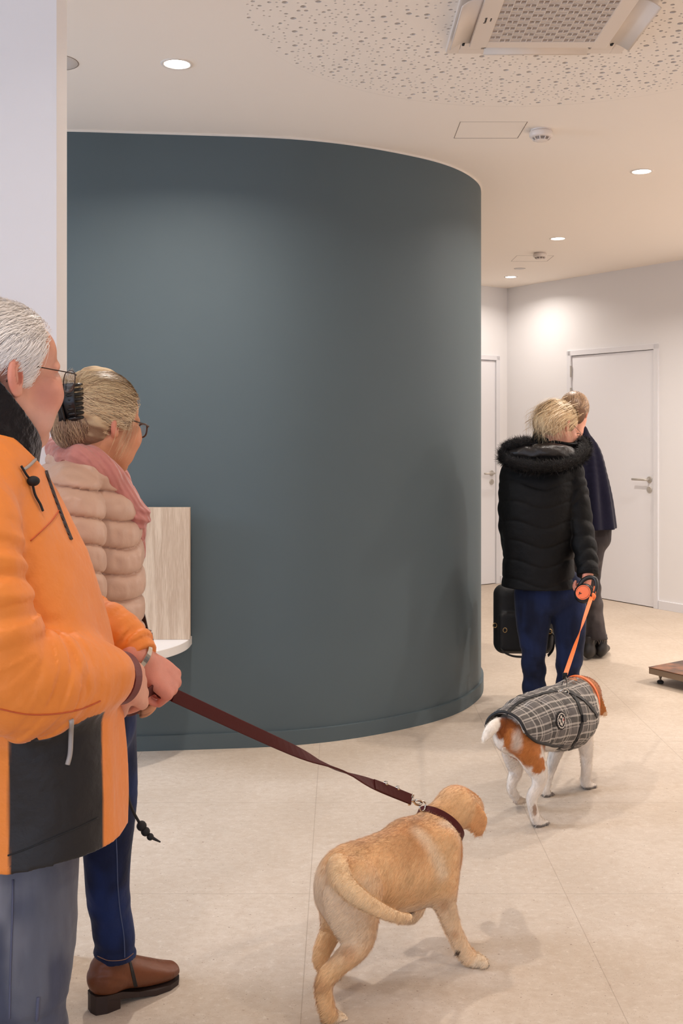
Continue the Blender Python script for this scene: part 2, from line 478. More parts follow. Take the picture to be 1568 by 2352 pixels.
def nothole(x, y):
    gx, gy = int(x / 0.03), int(y / 0.03)
    for i in range(gx - 1, gx + 2):
        for j in range(gy - 1, gy + 2):
            for (a, b, c) in cell.get((i, j), ()):
                if (a - x) ** 2 + (b - y) ** 2 < (c * 0.93) ** 2: return False
    return True
V, Fc = cdt_plate('panel', cc_, loops, None, CEIL, lambda x, y: (x - HC[0]) ** 2 + (y - HC[1]) ** 2 < HR ** 2 and nothole(x, y))
for lp in loops:
    s = len(V); n = len(lp)
    V += [(a, b, CEIL) for a, b in lp] + [(a, b, CEIL + 0.010) for a, b in lp]
    Fc += [(s + i, s + (i + 1) % n, s + n + (i + 1) % n, s + n + i) for i in range(n)]
me = bpy.data.meshes.new('perforated_ceiling'); me.from_pydata(V, [], Fc); me.update()
o = link_mesh('ceiling_perforated_panel', me, M_ceil); o['kind'] = 'structure'
bm = bmesh.new(); prism(bm, [(HC[0] + (HR + .05) * math.cos(2 * math.pi * i / 64), HC[1] + (HR + .05) * math.sin(2 * math.pi * i / 64)) for i in range(64)], CEIL + 0.0101, CEIL + 0.02)
o = struct('ceiling_fleece_backing', bm, new_mat('grey_fleece', srgb(96, 80, 70), 0.95))

# ---- walls of the room beyond (both seen in the photo), meeting at right angles
CR = Vector((1.575, 9.95, 0)); U = Vector((0.965, -1.43, 0)).normalized(); W = Vector((-U.y, U.x, 0))   # W points right and away
def wall_with_opening(name, origin, d, nrm, L, openings, m, thick=0.14, z1=CEIL + 0.1):
    """wall slab from origin along d for L; nrm points into the room; openings: (t0, t1, ztop)"""
    bm = bmesh.new(); M = basis(origin, d, -nrm, Vector((0, 0, 1)))
    t = 0.0
    for t0, t1, zt in openings:
        add_box(bm, (t, 0, 0), (t0, thick, z1), M=M); add_box(bm, (t0, 0, zt), (t1, thick, z1), M=M); t = t1
    add_box(bm, (t, 0, 0), (L, thick, z1), M=M)
    return struct(name, bm, m)
Nr = -W.copy()
tl = 1.0
def tpar(px):   # distance along the right wall seen at this pixel column
    k = (px - CX) / F
    return (k * CR.y - CR.x) / (U.x - k * U.y)
T0, T1 = tpar(1312), tpar(1502)
wall_with_opening('wall_right', CR, U, Nr, 9.6, [(T0 - 0.03, T1 + 0.03, 2.135)], M_white)
Nl = U.copy(); DL = -W    # left far wall runs from the corner to the left
def spar(px):
    k = (px - CX) / F
    return (k * CR.y - CR.x) / (DL.x - k * DL.y)
S1 = spar(1138); S0 = S1 + 0.90
wall_with_opening('wall_far', CR, DL, Nl, 7.0, [(S1 - 0.03, S0 + 0.03, 2.135)], M_white)

def make_door(name, origin, d, nrm, t0, t1, lever_dir, hinge_t, fr_w, hinges):
    M = basis(origin, d, -nrm, Vector((0, 0, 1)))
    root = empty(name, origin + d * ((t0 + t1) / 2)); root['kind'] = 'structure'
    bm = bmesh.new(); add_box(bm, (t0 + 0.003, 0.004, 0.006), (t1 - 0.003, 0.044, 2.105), 0.0015, M=M); from_bm('door_leaf', bm, M_door, root)
    bm = bmesh.new()
    for a, b, zb, zt in ((t0 - fr_w, t0, 0.0, 2.108 + fr_w), (t1, t1 + fr_w, 0.0, 2.108 + fr_w)):
        add_box(bm, (a, -0.012, zb), (b, 0.05, zt), 0.003, M=M)
    add_box(bm, (t0 - fr_w, -0.012, 2.109), (t1 + fr_w, 0.05, 2.109 + fr_w), 0.003, M=M)
    from_bm('door_frame', bm, M_frame, root)
    bm = bmesh.new(); add_box(bm, (t0 - 0.02, 0.046, 0.0), (t1 + 0.02, 0.06, 2.12), M=M); from_bm('door_rebate', bm, M_black, root)
    ht = t1 - 0.05 if lever_dir < 0 else t0 + 0.05
    Mh = M @ Matrix.Translation((ht, 0.004, 1.045)) @ Matrix.Rotation(math.radians(90), 4, 'X')
    bm = bmesh.new(); add_lathe(bm, [(0.0, 0.0), (0.0265, 0.0), (0.0265, 0.006), (0.024, 0.008), (0, 0.008)], Mh, 28)
    pts = [Vector((0, 0, 0.0)), Vector((0, 0, 0.03)), Vector((0, 0, 0.046)), Vector((lever_dir * 0.012, 0, 0.055)), Vector((lever_dir * 0.03, 0, 0.057)), Vector((lever_dir * 0.135, 0, 0.057))]
    add_tube(bm, [Mh @ p for p in pts], 0.0095, 12)
    from_bm('door_handle', bm, M_steel, root, True)
    Mk = M @ Matrix.Translation((ht, 0.004, 0.963)) @ Matrix.Rotation(math.radians(90), 4, 'X')
    bm = bmesh.new(); add_lathe(bm, [(0.0, 0.0), (0.0265, 0.0), (0.0265, 0.006), (0.024, 0.008), (0, 0.008)], Mk, 28)
    add_box(bm, (-0.004, -0.014, 0.008), (0.004, 0.008, 0.011), 0.001, M=Mk)
    from_bm('keyhole_cover', bm, M_steel, root, False)
    for hz in hinges:
        bm = bmesh.new()
        Mz = M @ Matrix.Translation((hinge_t, -0.008, hz))
        add_lathe(bm, [(0, -0.05), (0.008, -0.05), (0.008, 0.05), (0, 0.05)], Mz, 16)
        add_box(bm, (-0.03, 0.0, -0.045), (0.0, 0.006, 0.045), 0.001, M=Mz)
        from_bm('hinge', bm, M_steel, root)
    return root
make_door('door_1', CR, U, Nr, T0, T1, -1, T0 + 0.0, 0.045, (1.97, 1.775, 0.25))
make_door('door_2', CR, DL, Nl, S1, S0, 1, S0, 0.045, (1.97, 1.775, 0.25))

def baseboard(name, origin, d, nrm, spans, h=0.07):
    bm = bmesh.new(); M = basis(origin, d, -nrm, Vector((0, 0, 1)))
    for a, b in spans: add_box(bm, (a, -0.012, 0.0), (b, 0.002, h), 0.002, M=M)
    struct(name, bm, M_frame)
baseboard('baseboard_right', CR, U, Nr, [(0.0, T0 - 0.05), (T1 + 0.05, 9.5)])
baseboard('baseboard_far', CR, DL, Nl, [(0.0, S1 - 0.05), (S0 + 0.05, 6.5)])

# left wall, shop front behind the camera
bm = bmesh.new(); add_box(bm, (-4.3, -3.6, 0), (-4.0, 10.6, CEIL + 0.1)); struct('wall_left', bm, M_white)
bm = bmesh.new()
add_box(bm, (-4.0, -3.3, 0), (9.3, -3.15, 0.25)); add_box(bm, (-4.0, -3.3, 2.65), (9.3, -3.15, CEIL + 0.1))
add_box(bm, (2.1, -3.3, 0.25), (9.3, -3.15, 2.65))
struct('wall_back', bm, M_white)
M_alu = new_mat('aluminium', srgb(120, 120, 124), 0.4, metal=0.8)
wr = empty('window_1', (-0.95, -3.2, 0.25)); wr['kind'] = 'structure'
bm = bmesh.new()
for x in (-4.0, -2.5, -0.97, 0.56, 2.06): add_box(bm, (x - 0.03, -3.27, 0.25), (x + 0.03, -3.2, 2.65), 0.004)
add_box(bm, (-4.0, -3.27, 0.25), (2.1, -3.2, 0.31), 0.004); add_box(bm, (-4.0, -3.27, 2.59), (2.1, -3.2, 2.65), 0.004)
from_bm('window_frame', bm, M_alu, wr)
bm = bmesh.new(); add_box(bm, (8.9, -3.6, 0), (9.3, 10.6, CEIL + 0.1)); struct('wall_side', bm, M_white)

# ---- white wall end (pillar) at the left of the picture
bm = bmesh.new(); add_box(bm, (-4.0, 2.767, 0), (-0.754, 2.872, CEIL + 0.05), 0.0015); struct('wall_partition', bm, M_white)
bm = bmesh.new(); add_box(bm, (-4.0, 2.755, 0), (-0.742, 2.884, 0.07), 0.002); struct('baseboard_partition', bm, M_frame)

# ---- curved blue wall
cp = [(-4.2, 4.66), (-2.6, 4.66), (-1.8, 4.665), (-1.23, 4.695), (-.95, 4.725), (-.66, 4.755), (-.37, 4.79), (-.17, 4.835), (.03, 4.915), (.24, 5.04), (.46, 5.215), (.62, 5.415), (.735, 5.66), (.785, 5.88), (.80, 6.1), (.765, 6.34), (.66, 6.6), (.45, 6.8), (.1, 6.92), (-0.6, 6.95), (-4.2, 6.95)]
curve = [Vector((v.x, v.y)) for v in catmull([Vector((x, y, 0)) for x, y in cp], 8)]
def offset_curve(cv, d):
    out = []
    for i, p in enumerate(cv):
        t = (cv[min(i + 1, len(cv) - 1)] - cv[max(i - 1, 0)]).normalized()
        out.append(p + Vector((t.y, -t.x)) * d)
    return out
def strip_wall(name, outer_c, inner_c, z0, z1, m, kind=True, smooth=True):
    bm = bmesh.new(); n = len(outer_c)
    cs = ((outer_c, z0), (outer_c, z1), (inner_c, z1), (inner_c, z0))
    for r in range(4):
        a, b = [[bm.verts.new((p.x, p.y, z)) for p in c] for c, z in (cs[r], cs[(r + 1) % 4])]
        for i in range(n - 1):
            f = bm.faces.new((a[i], a[i + 1], b[i + 1], b[i])); f.smooth = (r in (0, 2))
    o = struct(name, bm, m)
    return o
strip_wall('wall_curved', curve, offset_curve(curve, -0.12), 0.0, CEIL - 0.009, M_blue)
strip_wall('trim_1', offset_curve(curve, 0.002), offset_curve(curve, -0.10), CEIL - 0.009, CEIL + 0.001, M_bead)
strip_wall('baseboard_curved', offset_curve(curve, 0.014), offset_curve(curve, -0.01), 0.0, 0.068, M_blue)
me = bpy.data.meshes.new('x')

# ================================================================== FIXTURES
M_lamp = new_mat('lamp_diffuser', (1, 1, 1), 0.5, emit=(1.0, 0.97, 0.93, 12.0))
M_plast = new_mat('white_plastic', srgb(232, 222, 212), 0.5)
M_det = new_mat('detector_plastic', srgb(234, 222, 212), 0.45)
def downlight(x, y, label, light=True, power=1.0):
    r = empty('downlight', (x, y, CEIL), label, 'ceiling light', 'recessed ceiling downlights')
    bm = bmesh.new(); add_lathe(bm, [(0.046, -0.001), (0.048, -0.0035), (0.0585, -0.0025), (0.060, 0.0005)], Matrix.Translation((x, y, CEIL)), 48)
    from_bm('trim_ring', bm, M_plast, r, True)
    bm = bmesh.new(); add_lathe(bm, [(0.0, -0.0015), (0.0465, -0.0012)], Matrix.Translation((x, y, CEIL)), 48)
    from_bm('diffuser', bm, M_lamp, r)
    l = bpy.data.lights.new('downlight_beam', 'AREA'); l.shape = 'DISK'; l.size = 0.095; l.energy = SPOT_W * power; l.color = SPOT_COL; l.spread = math.radians(150)
    lo = bpy.data.objects.new('downlight_beam', l); COL.objects.link(lo); lo.location = (0, 0, -0.006); lo.parent = r
    return r
downlight(-0.606, 3.85, 'lit round downlight above the left of the blue wall')
downlight(1.565, 5.45, 'lit round downlight at the right edge, nearest of the three right of the blue wall')
downlight(1.523, 7.36, 'lit round downlight beyond the blue wall, middle of the three in a row', power=1.0)
downlight(1.49, 9.20, 'lit round downlight close to the far white corner, farthest away', power=0.38)
for x, y, pw in ((1.75, 1.9, 0.7), (-0.6, 1.5, 0.3), (3.9, 3.6, 1.2), (4.0, 5.4, 3.4), (2.9, 6.9, 0.75), (-0.6, -0.4, 0.45), (1.75, -0.4, 0.45), (-2.7, 0.2, 0.35)):  # unseen downlights, added out of view to brighten the room and the hall
    downlight(x, y, 'recessed round downlight added out of view to brighten the room', power=pw)

def smoke_detector(x, y, label):
    r = empty('smoke_detector', (x, y, CEIL), label, 'smoke detector')
    T = Matrix.Translation((x, y, CEIL))
    bm = bmesh.new(); add_lathe(bm, [(0, 0.001), (0.047, 0.001), (0.047, -0.006), (0.0, -0.006)], T, 40); from_bm('mounting_base', bm, M_det, r)
    bm = bmesh.new(); add_lathe(bm, [(0, -0.008), (0.050, -0.008), (0.052, -0.012), (0.052, -0.028), (0.049, -0.033), (0.042, -0.035), (0.0, -0.035)], T, 40); from_bm('housing', bm, M_det, r, True)
    bm = bmesh.new(); add_lathe(bm, [(0.0, -0.034), (0.034, -0.034), (0.033, -0.046), (0.0, -0.046)], T, 32); from_bm('sensor_grille', bm, new_mat('detector_mesh', srgb(150, 138, 130), 0.7), r)
    bm = bmesh.new()
    for i in range(10):
        a = 2 * math.pi * i / 10
        add_tube(bm, [T @ Vector((0.042 * math.cos(a), 0.042 * math.sin(a), -0.032)), T @ Vector((0.038 * math.cos(a), 0.038 * math.sin(a), -0.042)), T @ Vector((0.028 * math.cos(a), 0.028 * math.sin(a), -0.048))], 0.0028, 6)
    add_lathe(bm, [(0.0, -0.053), (0.015, -0.052), (0.028, -0.049), (0.031, -0.046), (0.0, -0.045)], T, 32)
    from_bm('sensor_cap', bm, M_det, r, True)
    return r
smoke_detector(0.897, 4.70, 'white smoke detector beside the nearer ceiling access panel')
smoke_detector(1.51, 7.95, 'small far smoke detector overlapping the outline of a ceiling panel near the white corner')

def access_panel(x0, x1, y0, y1, label):
    r = empty('access_panel', ((x0 + x1) / 2, (y0 + y1) / 2, CEIL), label, 'access panel')
    bm = bmesh.new(); add_box(bm, (x0, y0, CEIL - 0.0003), (x1, y1, CEIL + 0.004)); from_bm('panel_cover', bm, M_ceil, r)
    bm = bmesh.new(); g = 0.0022
    for a, b, c, d in ((x0 - g, x0, y0 - g, y1 + g), (x1, x1 + g * 1.2, y0 - g, y1 + g), (x0, x1, y0 - g * .25, y0), (x0, x1, y1, y1 + g * 1.6)):
        add_box(bm, (a, c, CEIL - 0.0007), (b, d, CEIL + 0.002))
    from_bm('panel_gap', bm, new_mat('gap_shade', srgb(96, 80, 70), 0.9), r)
access_panel(0.521, 0.812, 4.575, 4.83, 'square flush access panel in the ceiling left of the nearer smoke detector')
access_panel(1.357, 1.64, 8.09, 8.35, 'faint access panel in the far ceiling behind the small smoke detector')
def round_cover(x, y, rad, label, name='ceiling_speaker'):
    T = Matrix.Translation((x, y, CEIL))
    r = empty(name, (x, y, CEIL), label, 'ceiling cover')
    bm = bmesh.new(); add_lathe(bm, [(0, -0.004), (rad * 0.55, -0.004), (rad * 0.92, -0.003), (rad, 0.0)], T, 48); from_bm('cover_plate', bm, new_mat('grey_white_plate', srgb(214, 208, 204), 0.6), r, True)
    bm = bmesh.new(); add_lathe(bm, [(rad, -0.001), (rad + 0.002, -0.0012), (rad + 0.0024, 0.0)], T, 48); from_bm('rim', bm, new_mat('rim_grey', srgb(120, 104, 92), 0.8), r)
round_cover(-1.055, 3.83, 0.088, 'round pale flush ceiling cover half hidden by the white wall end')
round_cover(1.488, 8.73, 0.045, 'small pale round ceiling cover behind the far smoke detector', 'ceiling_cover')

# ---- ceiling cassette air conditioner
M_ac = new_mat('aircon_plastic', srgb(232, 218, 204), 0.5)
M_acg = new_mat('aircon_grille_dark', srgb(150, 126, 108), 0.7)
def aircon():
    x0, x1, y1 = 0.368, 0.99, 3.70; y0 = y1 - 0.622; cx = (x0 + x1) / 2; cy = (y0 + y1) / 2
    r = empty('air_conditioner', (cx, cy, CEIL), 'white square ceiling cassette air conditioner with open louvres in the perforated ceiling', 'air conditioner')
    z0 = CEIL
    bm = bmesh.new()   # outer frame ring
    i0, i1, j0, j1 = x0 + 0.045, x1 - 0.045, y0 + 0.045, y1 - 0.045
    for a, b, c, d in ((x0, i0, y0, y1), (i1, x1, y0, y1), (i0 - .002, i1 + .002, y0, j0), (i0 - .002, i1 + .002, j1, y1)):
        add_box(bm, (a, c, z0 - 0.018), (b, d, z0 + 0.002), 0.006)
    for a in (i0, i1 - 0.075):
        for c in (j0, j1 - 0.075): add_box(bm, (a, c, z0 - 0.0185), (a + 0.075, c + 0.075, z0), 0.004)
    from_bm('outer_frame', bm, M_ac, r)
    bm = bmesh.new(); add_box(bm, (i0, j0, z0 - 0.006), (i1, j1, z0 - 0.002)); from_bm('air_duct', bm, M_black, r)
    # inner panel
    a0, a1, b1 = 0.437, 0.905, 3.575; b0 = b1 - 0.468; zi = CEIL - 0.042
    g0, g1, h0, h1 = a0 + 0.058, a1 - 0.052, b0 + 0.052, b1 - 0.05
    bm = bmesh.new()
    for a, b, c, d in ((a0, g0, b0, b1), (g1, a1, b0, b1), (g0 - .001, g1 + .001, b0, h0), (g0 - .001, g1 + .001, h1, b1)):
        add_box(bm, (a, c, zi), (b, d, zi + 0.02), 0.0025)
    add_box(bm, (a0 + .02, b0 + .02, zi + 0.018), (a1 - .02, b1 - .02, z0 - 0.004))
    from_bm('intake_panel', bm, M_ac, r)
    bm = bmesh.new(); add_box(bm, (g0, h0, zi + 0.012), (g1, h1, zi + 0.014)); bk = from_bm('filter', bm, M_acg, r)
    # basket weave grille
    bm = bmesh.new(); n = 10; cw = (g1 - g0) / n; chh = (h1 - h0) / (n * 1.45); rows = int(n * 1.45)
    chh = (h1 - h0) / rows
    for i in range(n + 1): add_box(bm, (g0 + i * cw - 0.0013, h0, zi + 0.001), (g0 + i * cw + 0.0013, h1, zi + 0.012))
    for j in range(rows + 1): add_box(bm, (g0, h0 + j * chh - 0.001, zi + 0.001), (g1, h0 + j * chh + 0.001, zi + 0.012))
    for i in range(n):
        for j in range(rows):
            x = g0 + i * cw; y = h0 + j * chh
            if (i + j) % 2:
                for q in (1, 2, 3):
                    add_box(bm, (x, y + chh * q / 4 - 0.0016, zi + 0.002), (x + cw, y + chh * q / 4 + 0.0016, zi + 0.010))
            else:
                add_box(bm, (x + cw / 2 - 0.0013, y, zi + 0.001), (x + cw / 2 + 0.0013, y + chh, zi + 0.012))
                add_box(bm, (x, y, zi + 0.008), (x + cw, y + chh * 0.35, zi + 0.0125))
    from_bm('intake_grille', bm, M_ac, r)
    # four louvres
    def louvre(c, dx, dy, length, ang, wd=0.062):
        along = Vector((dx, dy, 0)); out = Vector((dy, -dx, 0))
        o_ = out * math.cos(ang) + Vector((0, 0, -1)) * math.sin(ang); up = along.cross(o_)
        M = basis(c, along, o_, up); bm = bmesh.new()
        n = 10; A = []
        for s_ in (-length / 2, length / 2):
            top = []; bot = []
            for i in range(n + 1):
                t = i / n; y = wd * (t - 0.15); z = -0.008 * math.sin(math.pi * t)
                top.append(bm.verts.new(M @ Vector((s_, y, z)))); bot.append(bm.verts.new(M @ Vector((s_, y, z + 0.005))))
            A.append((top, bot))
        for i in range(n):
            for q in (0, 1): bm.faces.new((A[0][q][i], A[0][q][i + 1], A[1][q][i + 1], A[1][q][i]))
            for e in (0, 1): bm.faces.new((A[e][0][i], A[e][0][i + 1], A[e][1][i + 1], A[e][1][i]))
        for i in (0, n): bm.faces.new((A[0][0][i], A[1][0][i], A[1][1][i], A[0][1][i]))
        from_bm('louvre', bm, M_ac, r, True)
    L = 0.36
    louvre(Vector((cx - 0.005, b1 + 0.012, zi + 0.012)), -1, 0, L, math.radians(8), .066)
    louvre(Vector((cx, b0 - 0.012, zi + 0.012)), 1, 0, L, math.radians(12))
    louvre(Vector((a0 - 0.012, cy, zi + 0.014)), 0, -1, L, math.radians(20), .070)
    louvre(Vector((a1 + 0.012, cy, zi + 0.014)), 0, 1, L, math.radians(20), .082)
    for (x, y) in ((cx - .185, b1 + .02), (cx + .175, b1 + .02), (a0 - .02, cy + .185), (a1 + .02, cy + .185)):
        bm = bmesh.new(); add_box(bm, (x - 0.004, y - 0.012, zi + 0.01), (x + 0.004, y + 0.012, z0 - 0.006), 0.001)
        from_bm('louvre_hinge', bm, M_black, r)
    # brand lettering
    for txt, size, xx, yy in (('Panasonic', 0.0078, a0 + 0.026, b1 - 0.215), ('ECONAVI', 0.0038, a0 + 0.041, b1 - 0.232)):
        cu = bpy.data.curves.new('t', 'FONT'); cu.body = txt; cu.size = size * 1.5; cu.extrude = 0.0003; cu.offset = 0.0003; cu.resolution_u = 2
        to = bpy.data.objects.new('t', cu); COL.objects.link(to)
        me = bpy.data.meshes.new_from_object(to.evaluated_get(bpy.context.evaluated_depsgraph_get())); bpy.data.objects.remove(to, do_unlink=True)
        M = basis(Vector((xx, yy, zi - 0.0003)), Vector((0, -1, 0)), Vector((-1, 0, 0)), Vector((0, 0, -1)))
        me.transform(M); link_mesh('brand_lettering', me, new_mat('grey_print', srgb(70, 62, 58), 0.5), r)
aircon()

# ---- wall bench: wood back panel with half-round white seat
M_wood = new_mat('ash_laminate', srgb(205, 184, 164), 0.55)
def wood_nodes(m, dark, light):
    nt = m.node_tree; N = nt.nodes; L = nt.links; b = N['Principled BSDF']; tc = N.new('ShaderNodeTexCoord')
    mp = N.new('ShaderNodeMapping'); mp.inputs['Scale'].default_value = (1, 1, 0.04); L.new(tc.outputs['Object'], mp.inputs[0])
    n1 = N.new('ShaderNodeTexNoise'); n1.inputs['Scale'].default_value = 3.2; n1.inputs['Detail'].default_value = 3; L.new(mp.outputs[0], n1.inputs['Vector'])
    w = N.new('ShaderNodeMath'); w.operation = 'MULTIPLY'; L.new(n1.outputs[0], w.inputs[0]); w.inputs[1].default_value = 150
    s = N.new('ShaderNodeMath'); s.operation = 'SINE'; L.new(w.outputs[0], s.inputs[0])
    n2 = N.new('ShaderNodeTexNoise'); n2.inputs['Scale'].default_value = 460; n2.inputs['Detail'].default_value = 5; L.new(mp.outputs[0], n2.inputs['Vector'])
    a = N.new('ShaderNodeMath'); a.operation = 'MULTIPLY_ADD'; L.new(s.outputs[0], a.inputs[0]); a.inputs[1].default_value = 0.13; L.new(n2.outputs[0], a.inputs[2])
    cr = N.new('ShaderNodeValToRGB'); cr.color_ramp.elements[0].position = 0.3; cr.color_ramp.elements[1].position = 0.68
    cr.color_ramp.elements[0].color = (*dark, 1); cr.color_ramp.elements[1].color = (*light, 1)
    L.new(a.outputs[0], cr.inputs[0]); L.new(cr.outputs[0], b.inputs['Base Color'])
wood_nodes(M_wood, srgb(188, 162, 138), srgb(216, 194, 170))
M_seat = new_mat('white_laminate', srgb(232, 226, 220), 0.4)
root = empty('wall_bench', (-1.12, 4.735, 0.0), 'half-round white wall seat with a pale wood back panel on the blue wall', 'bench')
bm = bmesh.new(); add_box(bm, (-1.555, 4.662, 0.5155), (-0.676, 4.686, 1.105), 0.0012); from_bm('back_panel', bm, M_wood, root)
outl = [(-1.12 + 0.440 * math.cos(a), 4.70 + 0.44 * math.sin(a)) for a in [math.pi + math.pi * i / 48 for i in range(49)]]
outl = [(x, y) for x, y in outl] + [(-0.680, 4.752), (-1.560, 4.69)]
bm = bmesh.new(); prism(bm, outl, 0.4765, 0.515); bmesh.ops.recalc_face_normals(bm, faces=bm.faces)
bmesh.ops.bevel(bm, geom=[e for e in bm.edges if abs(e.verts[0].co.z - e.verts[1].co.z) < 1e-5], offset=0.0015, segments=1, affect='EDGES')
from_bm('seat', bm, M_seat, root)

# ---- veterinary scale platform
M_plate = new_mat('worn_stainless', srgb(150, 128, 112), 0.33, metal=0.85)
nt = M_plate.node_tree; nz = nt.nodes.new('ShaderNodeTexNoise'); nz.inputs['Scale'].default_value = 9; nz.inputs['Detail'].default_value = 4
tcn = nt.nodes.new('ShaderNodeTexCoord'); nt.links.new(tcn.outputs['Object'], nz.inputs['Vector'])
cr = nt.nodes.new('ShaderNodeValToRGB'); cr.color_ramp.elements[0].color = (*srgb(96, 80, 74), 1); cr.color_ramp.elements[1].color = (*srgb(196, 134, 96), 1)
cr.color_ramp.elements[0].position = 0.4; cr.color_ramp.elements[1].position = 0.66
nt.links.new(nz.outputs[0], cr.inputs[0]); nt.links.new(cr.outputs[0], nt.nodes['Principled BSDF'].inputs['Base Color'])
C0 = Vector((1.764, 6.0, 0)); root = empty('weighing_scale', C0, 'low stainless steel weighing platform on the floor at the right edge', 'scale')
Ms = basis(C0, U, W, Vector((0, 0, 1)))
M_side = new_mat('steel_side', srgb(150, 132, 116), 0.4, metal=0.6)
bm = bmesh.new(); add_box(bm, (0, 0, 0.052), (1.0, 0.6, 0.086), 0.002, M=Ms); from_bm('frame', bm, M_side, root)
bm = bmesh.new(); add_box(bm, (-0.002, -0.002, 0.0875), (1.002, 0.602, 0.091), 0.001, M=Ms); from_bm('platform_plate', bm, M_plate, root)
M_rub = new_mat('black_rubber', (0.012, 0.012, 0.014), 0.6)
for a, b in ((0.045, 0.045), (0.955, 0.045), (0.045, 0.555), (0.955, 0.555)):
    bm = bmesh.new(); add_lathe(bm, [(0, 0.06), (0.012, 0.06), (0.009, 0.035), (0.006, 0.03), (0.006, 0.012)], Ms @ Matrix.Translation((a, b, 0)), 16); ft = from_bm('foot', bm, M_side, root, True)
    bm = bmesh.new(); add_lathe(bm, [(0, 0), (0.016, 0), (0.0185, 0.004), (0.0185, 0.012), (0.012, 0.017), (0, 0.018)], Ms @ Matrix.Translation((a, b, 0)), 24); q = from_bm('rubber_pad', bm, M_rub, None, True); q.parent = ft
# ================================================================== DOGS
from mathutils.bvhtree import BVHTree
CAM = Vector((0, 0, CH))
def bvh_of(*objs):
    V = []; Fc = []
    for o in objs:
        me = o.data; n = len(V); co = np.empty(len(me.vertices) * 3, np.float32); me.vertices.foreach_get('co', co)
        V += [Vector(c) for c in co.reshape(-1, 3).tolist()]; Fc += [[n + i for i in p.vertices] for p in me.polygons]
    return BVHTree.FromPolygons(V, Fc)
def ray(b, px, py):
    d = (P(px, py, 1.0) - CAM).normalized(); h = b.ray_cast(CAM, d)
    return (h[0], h[1]) if h[0] is not None else (None, None)
def on_surf(b, pts, off=0.003, sub=5):
    """points on the near surface along a path of pixel positions"""
    pp = catmull([Vector((x, y, 0)) for x, y in pts], sub); out = []; nn = []
    for v in pp:
        l, n = ray(b, v.x, v.y)
        if l is None: continue
        out.append(l + n * off); nn.append(n)
    return out, nn
def strap_on(bm, b, pts, w, th, off=0.002, sub=5):
    pp, nn = on_surf(b, pts, off, sub)
    if len(pp) < 2: return
    ss = []
    for i in range(len(pp)):
        t = pp[min(i + 1, len(pp) - 1)] - pp[max(i - 1, 0)]; ss.append(t.cross(nn[i]).normalized())
    add_ribbon(bm, pp, ss, w, th)
def tube_on(bm, b, pts, r, off=0.001, sub=5, n=6):
    pp, nn = on_surf(b, pts, off, sub)
    if len(pp) > 1: add_tube(bm, pp, r, n)
def vec_attr(o, name, arr):
    at = o.data.attributes.new(name, 'FLOAT_VECTOR', 'POINT'); at.data.foreach_set('vector', arr.astype(np.float32).ravel())
def verts_np(o):
    co = np.empty(len(o.data.vertices) * 3, np.float32); o.data.vertices.foreach_get('co', co); return co.reshape(-1, 3)
def smooth01(x, a, b): t = np.clip((x - a) / (b - a), 0, 1); return t * t * (3 - 2 * t)
def mixc(C, m, col): m = np.clip(m, 0, 1)[:, None]; return C * (1 - m) + np.array(col, np.float32)[None] * m

